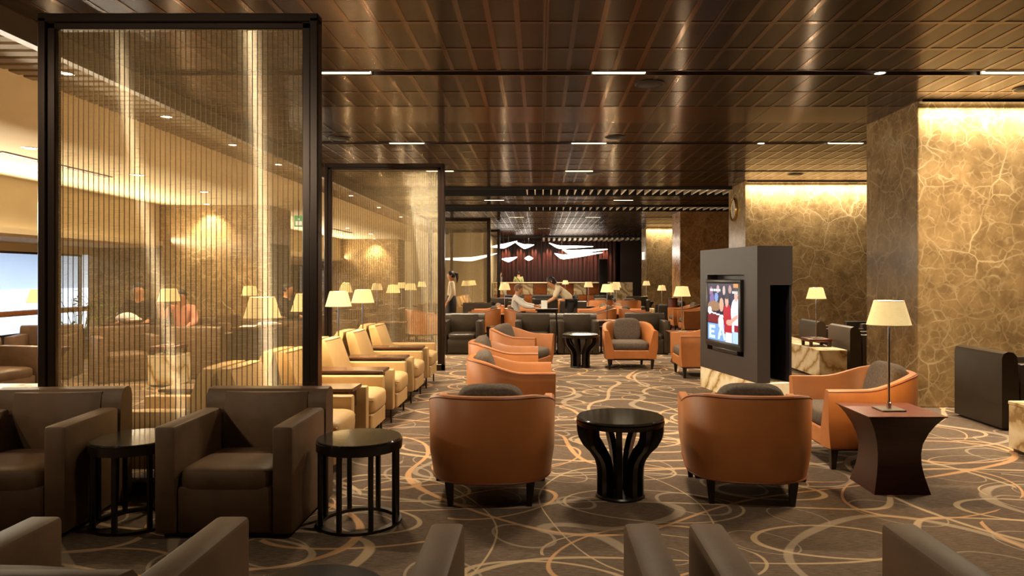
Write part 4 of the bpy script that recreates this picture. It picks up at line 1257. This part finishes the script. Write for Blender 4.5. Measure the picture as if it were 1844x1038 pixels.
# lounge behind the second screen
L2 = 'dark armchairs behind the second screen'
for (x, y_, rz, s) in ((-4.9, 14.0, 90, 'dark armchair behind the cream row, left of the second screen lamps'), (-3.6, 13.6, -90, 'dark armchair just behind the second glass screen'), (-4.9, 16.3, 90, 'dark armchair beside the left marble pillar door'),
                       (-3.6, 16.6, -90, 'dark armchair in the middle behind the second screen'), (-4.8, 18.8, 90, 'dark armchair far behind the second screen, left'), (-3.5, 19.2, -90, 'dark armchair far behind the second screen, right'),
                       (-4.6, 21.6, 90, 'farthest dark armchair behind the second screen, left'), (-3.4, 22.4, -90, 'farthest dark armchair behind the second screen, right')):
    place(DARK, 'armchair', s, 'armchair', (x, y_, 0), rz, L2)
place(TUB, 'tub_chair', 'tan tub armchair seen through the right part of the second screen', 'armchair', (-2.7, 16.6, 0), 120, 'tan tub armchair behind the screen')
for (x, y_, s) in ((-4.15, 15.2, 'leftmost'), (-3.05, 14.8, 'rightmost near'), (-4.1, 17.9, 'second'), (-3.25, 17.9, 'third'), (-4.0, 20.6, 'fourth'), (-5.5, 20.2, 'far left'), (-3.9, 23.5, 'farthest')):
    side(x, y_, 'the %s lamp behind the second screen' % s, '%s small lit lamp seen through the second glass screen' % s)
# plants by the window
def plant(x, y, z, h, n, mat, label, pot=True, seed=1):
    rnd = random.Random(seed)
    t = thing('potted_plant', label, 'plant', (x, y, z), 0, 'plants by the window')
    if pot: obj('pot', MB().lathe([(.0, 0), (.15, 0), (.19, .34), (.2, .36), (.17, .36), (.15, .30), (0, .30)], 20).mesh('pot', 'pot'), t)
    stems = MB()
    for i in range(n):
        a = rnd.uniform(0, 6.28); le = rnd.uniform(.55, 1) * h; sp = rnd.uniform(.15, .6) * h
        base = Vector((.05 * math.cos(a), .05 * math.sin(a), .30 if pot else 0))
        tip = base + Vector((sp * math.cos(a), sp * math.sin(a), le))
        mid = (base + tip) / 2 + Vector((0, 0, .12 * h))
        stems.tube([base, mid, tip], [.008, .006, .003], 5)
        for q in range(4):
            u = .35 + .2 * q + rnd.uniform(-.05, .05)
            p = base.lerp(mid, min(1, u * 2)) if u < .5 else mid.lerp(tip, (u - .5) * 2)
            b = a + rnd.uniform(-1.6, 1.6); ln = rnd.uniform(.14, .24); wd = ln * .2
            d = Vector((math.cos(b), math.sin(b), rnd.uniform(-.2, .6))).normalized(); s = d.cross(Vector((0, 0, 1))).normalized()
            lf = MB().add([p, p + d * ln * .45 + s * wd, p + d * ln + Vector((0, 0, -.04)), p + d * ln * .45 - s * wd, p + d * ln * .45 + Vector((0, 0, .012))], [(0, 1, 4), (1, 2, 4), (2, 3, 4), (3, 0, 4)])
            obj('leaf', lf.mesh('leaf', mat, 0), t)
    obj('stem', stems.mesh('stem', 'leaf'), t)
    return t
plant(-8.35, 12.9, .0, .95, 12, 'leaf', 'bushy green potted plant before the window', True, 3)
plant(-8.6, 14.2, .0, .95, 6, 'leafy', 'yellow-green potted plant against the marble beside the window', True, 5)
bag = tag(obj('cloth_bundle', MB().cushion((0, 0, .09), (.34, .22, .18), .8).cushion((.08, .02, .06), (.26, .24, .12), .8).mesh('cloth_bundle', 'white'), None, (-6.62, 11.4, .745)), 'pale rounded cloth bag on the small table left of the suited man', 'bag')
bt = place(HOUR, 'lamp_table', 'pinched wooden table carrying the pale cloth bag', 'table', (-6.62, 11.4, .0), 0, 'pinched wooden lamp tables')
bt.scale = (1, 1, 1.355)
# exit sign
sg = thing('exit_sign', 'small green and white exit sign hanging by the left pillar', 'sign', (-5.15, 15.2, 2.68))
obj('sign_panel', MB().rbox(-.10, .10, -.015, .015, -.12, .12, r=.005, seg=1).mesh('sign_panel', 'signgreen'), sg)
obj('pictogram', MB().box(-.07, .07, -.019, -.016, -.09, .0).box(-.02, .02, -.019, -.016, .02, .06).mesh('pictogram', 'signwhite', 0), sg)
obj('hanger', MB().tube([(0, 0, .12), (0, 0, .5)], .006, 6).mesh('hanger', 'steel'), sg)
sg2 = thing('bar_sign', 'small glowing white sign on the side of the farthest pillar', 'sign', (4.30, 29.5, 2.35))
obj('sign_panel', MB().rbox(-.02, .015, -.3, .3, -.16, .16, r=.005, seg=1).mesh('sign_panel', 'signwhite'), sg2)

# ------------------------------------------------------------------ people
deps = None
def skin_mesh(name, verts, edges, radii, mat, root=0, sub=2):
    me = bpy.data.meshes.new(name + '_skeleton'); me.from_pydata([tuple(v) for v in verts], edges, [])
    o = bpy.data.objects.new(name + '_skeleton', me); C.objects.link(o)
    o.modifiers.new('skin', 'SKIN').use_smooth_shade = True
    for i, r_ in enumerate(radii):
        sv_ = me.skin_vertices[0].data[i]
        sv_.radius = r_ if isinstance(r_, tuple) else (r_, r_); sv_.use_root = (i == root)
    sb = o.modifiers.new('sub', 'SUBSURF'); sb.levels = sub; sb.render_levels = sub
    dg = bpy.context.evaluated_depsgraph_get()
    res = bpy.data.meshes.new_from_object(o.evaluated_get(dg))
    res.name = name
    bpy.data.objects.remove(o); bpy.data.meshes.remove(me)
    res.materials.clear(); res.materials.append(M[mat])
    return res

POSES = {}
def base_pose():
    j = dict(pelvis=(0, 0, .92), spine=(0, .01, 1.08), chest=(0, 0, 1.26), neck=(0, .01, 1.40), jaw=(0, -.015, 1.47), head=(0, -.005, 1.545),
             sl=(-.165, .01, 1.34), el=(-.21, .03, 1.08), wl=(-.20, -.06, .85), sr=(.165, .01, 1.34), er=(.21, .03, 1.08), wr=(.20, -.06, .85),
             hl=(-.09, 0, .88), kl=(-.10, -.02, .48), al=(-.10, .02, .08), tl=(-.115, -.13, .035), hr=(.09, 0, .88), kr=(.10, -.02, .48), ar=(.10, .02, .08), tr=(.115, -.13, .035))
    return {k: Vector(v) for k, v in j.items()}
def pose(**kw):
    j = base_pose()
    for k, v in kw.items(): j[k] = Vector(v)
    return j
SIT = pose(pelvis=(0, .08, .52), spine=(0, .12, .68), chest=(0, .10, .86), neck=(0, .08, 1.0), jaw=(0, .05, 1.08), head=(0, .055, 1.155),
           sl=(-.175, .10, .94), el=(-.25, -.04, .70), wl=(-.20, -.26, .64), sr=(.175, .10, .94), er=(.25, -.04, .70), wr=(.20, -.26, .64),
           hl=(-.10, .06, .50), kl=(-.12, -.38, .50), al=(-.12, -.42, .08), tl=(-.13, -.56, .035), hr=(.10, .06, .50), kr=(.12, -.38, .50), ar=(.12, -.42, .08), tr=(.13, -.56, .035))
BEND = pose(pelvis=(0, .12, .90), spine=(0, .02, 1.04), chest=(0, -.14, 1.17), neck=(0, -.25, 1.27), jaw=(0, -.33, 1.31), head=(0, -.355, 1.385),
            sl=(-.165, -.18, 1.22), el=(-.20, -.28, .98), wl=(-.14, -.48, .88), sr=(.165, -.18, 1.22), er=(.20, -.28, .98), wr=(.14, -.50, .86),
            hl=(-.09, .12, .87), kl=(-.10, .06, .48), al=(-.10, .12, .08), tl=(-.115, -.03, .035), hr=(.09, .12, .87), kr=(.10, .06, .48), ar=(.10, .12, .08), tr=(.115, -.03, .035))
BODY_E = [('pelvis', 'spine'), ('spine', 'chest'), ('chest', 'neck'), ('neck', 'jaw'), ('jaw', 'head'), ('head', 'crown'), ('chest', 'sl'), ('sl', 'el'), ('el', 'wl'), ('chest', 'sr'), ('sr', 'er'), ('er', 'wr'),
          ('pelvis', 'hl'), ('hl', 'kl'), ('kl', 'al'), ('al', 'tl'), ('pelvis', 'hr'), ('hr', 'kr'), ('kr', 'ar'), ('ar', 'tr')]
BODY_R = dict(pelvis=(.13, .10), spine=(.115, .085), chest=(.13, .095), neck=.05, jaw=(.082, .090), head=(.100, .116), crown=(.072, .08), sl=.055, el=.040, wl=.026, sr=.055, er=.040, wr=.026,
              hl=.085, kl=.058, al=.038, tl=.03, hr=.085, kr=.058, ar=.038, tr=.03)
def person(label, j, loc, rz, top, bottom, hair, sleeves='long', long_hair=False, skirt=False, grp='people in the lounge', scale=1.0, legs=True, bun=False):
    t = thing('person', label, 'person', loc, rz, grp)
    t.scale = (scale,) * 3
    j = dict(j); j['crown'] = j['head'] + (j['head'] - j['neck']).normalized() * .085
    names = list(BODY_R); idx = {n: i for i, n in enumerate(names)}
    V_ = [j[n] for n in names]; E_ = [(idx[a], idx[b]) for a, b in BODY_E]; Rr = [BODY_R[n] for n in names]
    for s, w, e in (('l', 'wl', 'el'), ('r', 'wr', 'er')):
        d = (j[w] - j[e]).normalized(); side_ = d.cross(Vector((0, 0, 1)))
        side_ = side_.normalized() if side_.length > .1 else Vector((1, 0, 0))
        up = side_.cross(d)
        palm = j[w] + d * .075
        V_.append(palm); Rr.append((.034, .018)); E_.append((idx[w], len(V_) - 1)); pi = len(V_) - 1
        for q, (off, ln) in enumerate(((-.028, .06), (-.009, .075), (.010, .07), (.028, .055))):
            V_.append(palm + side_ * off + d * .04); Rr.append(.0095); E_.append((pi, len(V_) - 1))
            V_.append(palm + side_ * off + d * (.04 + ln * .6) - up * ln * .35); Rr.append(.008); E_.append((len(V_) - 2, len(V_) - 1))
        sg_ = 1 if s == 'l' else -1
        V_.append(j[w] + d * .045 + side_ * .045 * sg_); Rr.append(.010); E_.append((pi, len(V_) - 1))
        V_.append(j[w] + d * .09 + side_ * .058 * sg_ - up * .01); Rr.append(.008); E_.append((len(V_) - 2, len(V_) - 1))
    obj('body', skin_mesh('body', V_, E_, Rr, 'skin'), t)
    # top
    tn = ['pelvis', 'spine', 'chest', 'neckb', 'sl', 'sr', 'el', 'er'] + (['wl', 'wr'] if sleeves == 'long' else [])
    jj = dict(j); jj['neckb'] = j['chest'].lerp(j['neck'], .62)
    jj['pelvis'] = j['pelvis'].lerp(j['spine'], .15)
    if sleeves == 'long':
        jj['wl'] = j['el'].lerp(j['wl'], .92); jj['wr'] = j['er'].lerp(j['wr'], .92)
    else:
        jj['el'] = j['sl'].lerp(j['el'], .95); jj['er'] = j['sr'].lerp(j['er'], .95)
    tr_ = dict(pelvis=(.155, .125), spine=(.142, .112), chest=(.152, .118), neckb=.066, sl=.075, sr=.075, el=.058, er=.058, wl=.042, wr=.042)
    te = [('pelvis', 'spine'), ('spine', 'chest'), ('chest', 'neckb'), ('chest', 'sl'), ('chest', 'sr'), ('sl', 'el'), ('sr', 'er')] + ([('el', 'wl'), ('er', 'wr')] if sleeves == 'long' else [])
    ix = {n: i for i, n in enumerate(tn)}
    obj('top', skin_mesh('top', [jj[n] for n in tn], [(ix[a], ix[b]) for a, b in te], [tr_[n] for n in tn], top), t)
    if skirt:
        p = j['pelvis']
        sk = MB().lathe([(.135, .10), (.165, 0), (.17, -.15), (.16, -.42), (.155, -.43), (.12, -.42)], 20)
        mt = Matrix.Translation(p)
        sk2 = MB().add([mt @ Vector((a, b * .8, c)) for a, b, c in sk.v], sk.f)
        obj('skirt', sk2.mesh('skirt', bottom), t)
    else:
        bn = ['pelvis', 'hl', 'kl', 'al', 'hr', 'kr', 'ar']; ix = {n: i for i, n in enumerate(bn)}
        br = dict(pelvis=(.145, .115), hl=.10, hr=.10, kl=.07, kr=.07, al=.055, ar=.055)
        obj('trousers', skin_mesh('trousers', [j[n] for n in bn], [(ix[a], ix[b]) for a, b in (('pelvis', 'hl'), ('hl', 'kl'), ('kl', 'al'), ('pelvis', 'hr'), ('hr', 'kr'), ('kr', 'ar'))], [br[n] for n in bn], bottom), t)
    # hair, face and shoes
    up = (j['head'] - j['neck']).normalized(); fw = Vector((0, -1, 0)); fw = (fw - up * fw.dot(up)).normalized(); rt = fw.cross(up)
    F = Matrix(((rt.x, -fw.x, up.x), (rt.y, -fw.y, up.y), (rt.z, -fw.z, up.z))).to_4x4()
    F.translation = j['head']
    h = MB()
    vs, fs = [], []
    nu, nv = 18, 9
    for b_ in range(nv + 1):
        for a_ in range(nu):
            th = 2 * math.pi * a_ / nu
            front = max(0.0, -math.sin(th))
            low = -.065 + .115 * front ** .6 if not long_hair else (-.11 + .165 * front)
            ph = b_ / nv
            z = .118 + (low - .118) * ph
            rr = math.sqrt(max(0.02, 1 - (max(-.06, z) / .125) ** 2)) if z > -.06 else .88
            vs.append((.090 * rr * math.cos(th), .008 + .104 * rr * math.sin(th), z))
    for b_ in range(nv):
        for a_ in range(nu):
            k = (a_ + 1) % nu
            fs.append((b_ * nu + a_, b_ * nu + k, (b_ + 1) * nu + k, (b_ + 1) * nu + a_))
    fs.append(tuple(range(nu)))
    h.add(vs, fs, mat=F)
    if bun:
        h.tube([F @ Vector(p) for p in ((0, .09, .05), (0, .15, .02), (0, .155, -.09), (0, .13, -.22))], [.035, .042, .036, .010], 10)
    obj('hair', h.mesh('hair', hair), t)
    face = MB()
    obj('nose', MB().loft([[(-.008, -.085, .015), (.008, -.085, .015), (.006, -.08, .02), (-.006, -.08, .02)], [(-.013, -.108, -.025), (.013, -.108, -.025), (.012, -.08, -.03), (-.012, -.08, -.03)]], mat=F).mesh('nose', 'skin'), t)
    for s in (-1, 1):
        obj('eye', MB().cushion((s * .03, -.083, .012), (.022, .012, .012), 1, 8, 6, mat=F).mesh('eye', 'eye'), t)
        obj('ear', MB().cushion((s * .083, .005, -.005), (.018, .035, .06), .9, 10, 8, mat=F).mesh('ear', 'skin'), t)
        sk_ = 'l' if s < 0 else 'r'
        ank, toe = j['a' + sk_], j['t' + sk_]
        obj('shoe', MB().cushion(((ank.x + toe.x) / 2, (ank.y + toe.y) / 2 - .01, .04), (.09, .26, .08), .7, 14, 8).mesh('shoe', 'trouser'), t)
    obj('mouth', MB().cushion((0, -.083, -.052), (.045, .012, .010), .8, 8, 6, mat=F).mesh('mouth', 'lip'), t)
    return t
lk = lambda j, **kw: {**j, **{k: Vector(v) for k, v in kw.items()}}
SITM = lk(SIT, spine=(0, .17, .68), chest=(0, .16, .86), neck=(0, .12, 1.0), jaw=(0, .07, 1.075), head=(0, .075, 1.15), sl=(-.18, .15, .94), sr=(.18, .15, .94), el=(-.24, -.08, .74), er=(.22, -.10, .76), wl=(-.18, -.32, .70), wr=(.14, -.33, .74))
person('seated man in a white shirt facing right in the back group', SITM, (-.43, 17.1, .05), 90, 'white', 'trouser', 'hairgrey')
person('woman in a cream blouse bending forward beside the tub chairs', BEND, (.62, 16.75, 0), -90, 'blouse', 'trouser', 'hair', sleeves='short', long_hair=True)
WALK = lk(base_pose(), wl=(-.22, -.02, .84), wr=(.21, -.10, .86))
person('woman in a beige blouse and dark skirt standing left of the aisle', WALK, (-2.28, 18.3, 0), -80, 'blouse', 'trouser', 'hair', sleeves='long', bun=True, skirt=True, scale=.99)
person('person in a pale green top with a shoulder bag behind the bar', base_pose(), (-1.05, 35.2, 0), 180, 'green', 'trouser', 'hair', sleeves='short', scale=1.07)
person('person in a grey top behind the bar, half hidden by the screen post', base_pose(), (-2.0, 35.4, 0), 120, 'greyblue', 'trouser', 'hair', scale=1.07)
person('seated man in a dark suit behind the near glass screen', SIT, (-7.02, 12.42, .05), 15, 'suit', 'trouser', 'hair', scale=1.06)
WAVE = lk(SIT, el=(-.30, .0, .76), wl=(-.27, -.10, .98))
person('person in a pink shirt with a raised hand behind the near glass screen', WAVE, (-6.28, 12.42, .0), 10, 'pink', 'trouser', 'hair')
person('dark-haired person showing just above the lamp at the near screen post', SIT, (-4.9, 14.0, .05), 90, 'suit', 'trouser', 'hair', scale=1.05)
# shoulder bag strap, things held
sb_ = thing('shoulder_bag', 'dark shoulder bag hanging on the person in the pale green top', 'bag', (-1.05, 35.2, 0))
obj('strap', MB().tube([(-.14, -.20, 1.50), (.02, -.19, 1.30), (.20, -.16, 1.08)], .016, 6).mesh('strap', 'trouser'), sb_)
obj('pouch', MB().rbox(.15, .40, -.22, -.10, .85, 1.10, r=.03).mesh('pouch', 'trouser'), sb_)
tag(obj('menu_card', MB().rbox(-.07, .07, -.004, .004, 0, .19, r=.002, seg=1).box(-.06, .06, -.02, .02, 0, .006).mesh('menu_card', 'paper'), None, (.10, 16.15, .765)), 'small white menu card standing on the low dark table', 'menu card')
mt_ = thing('low_table', 'dark table under the menu card before the bending woman', 'table', (.12, 16.15, 0))
obj('table_top', MB().rbox(-.22, .30, -.2, .2, .735, .765, r=.006, seg=1).mesh('table_top', 'blackwood'), mt_)
obj('table_body', MB().box(-.18, .26, -.16, .16, 0, .735).mesh('table_body', 'blackwood', 0), mt_)
ph = tag(obj('mobile_phone', MB().rbox(-.035, .035, -.07, .07, 0, .009, r=.003, seg=1).mesh('mobile_phone', 'tvframe'), None, (.0, 17.02, .80), (R(20), R(-20), 0)), 'dark phone in the hands of the seated man in white', 'phone')
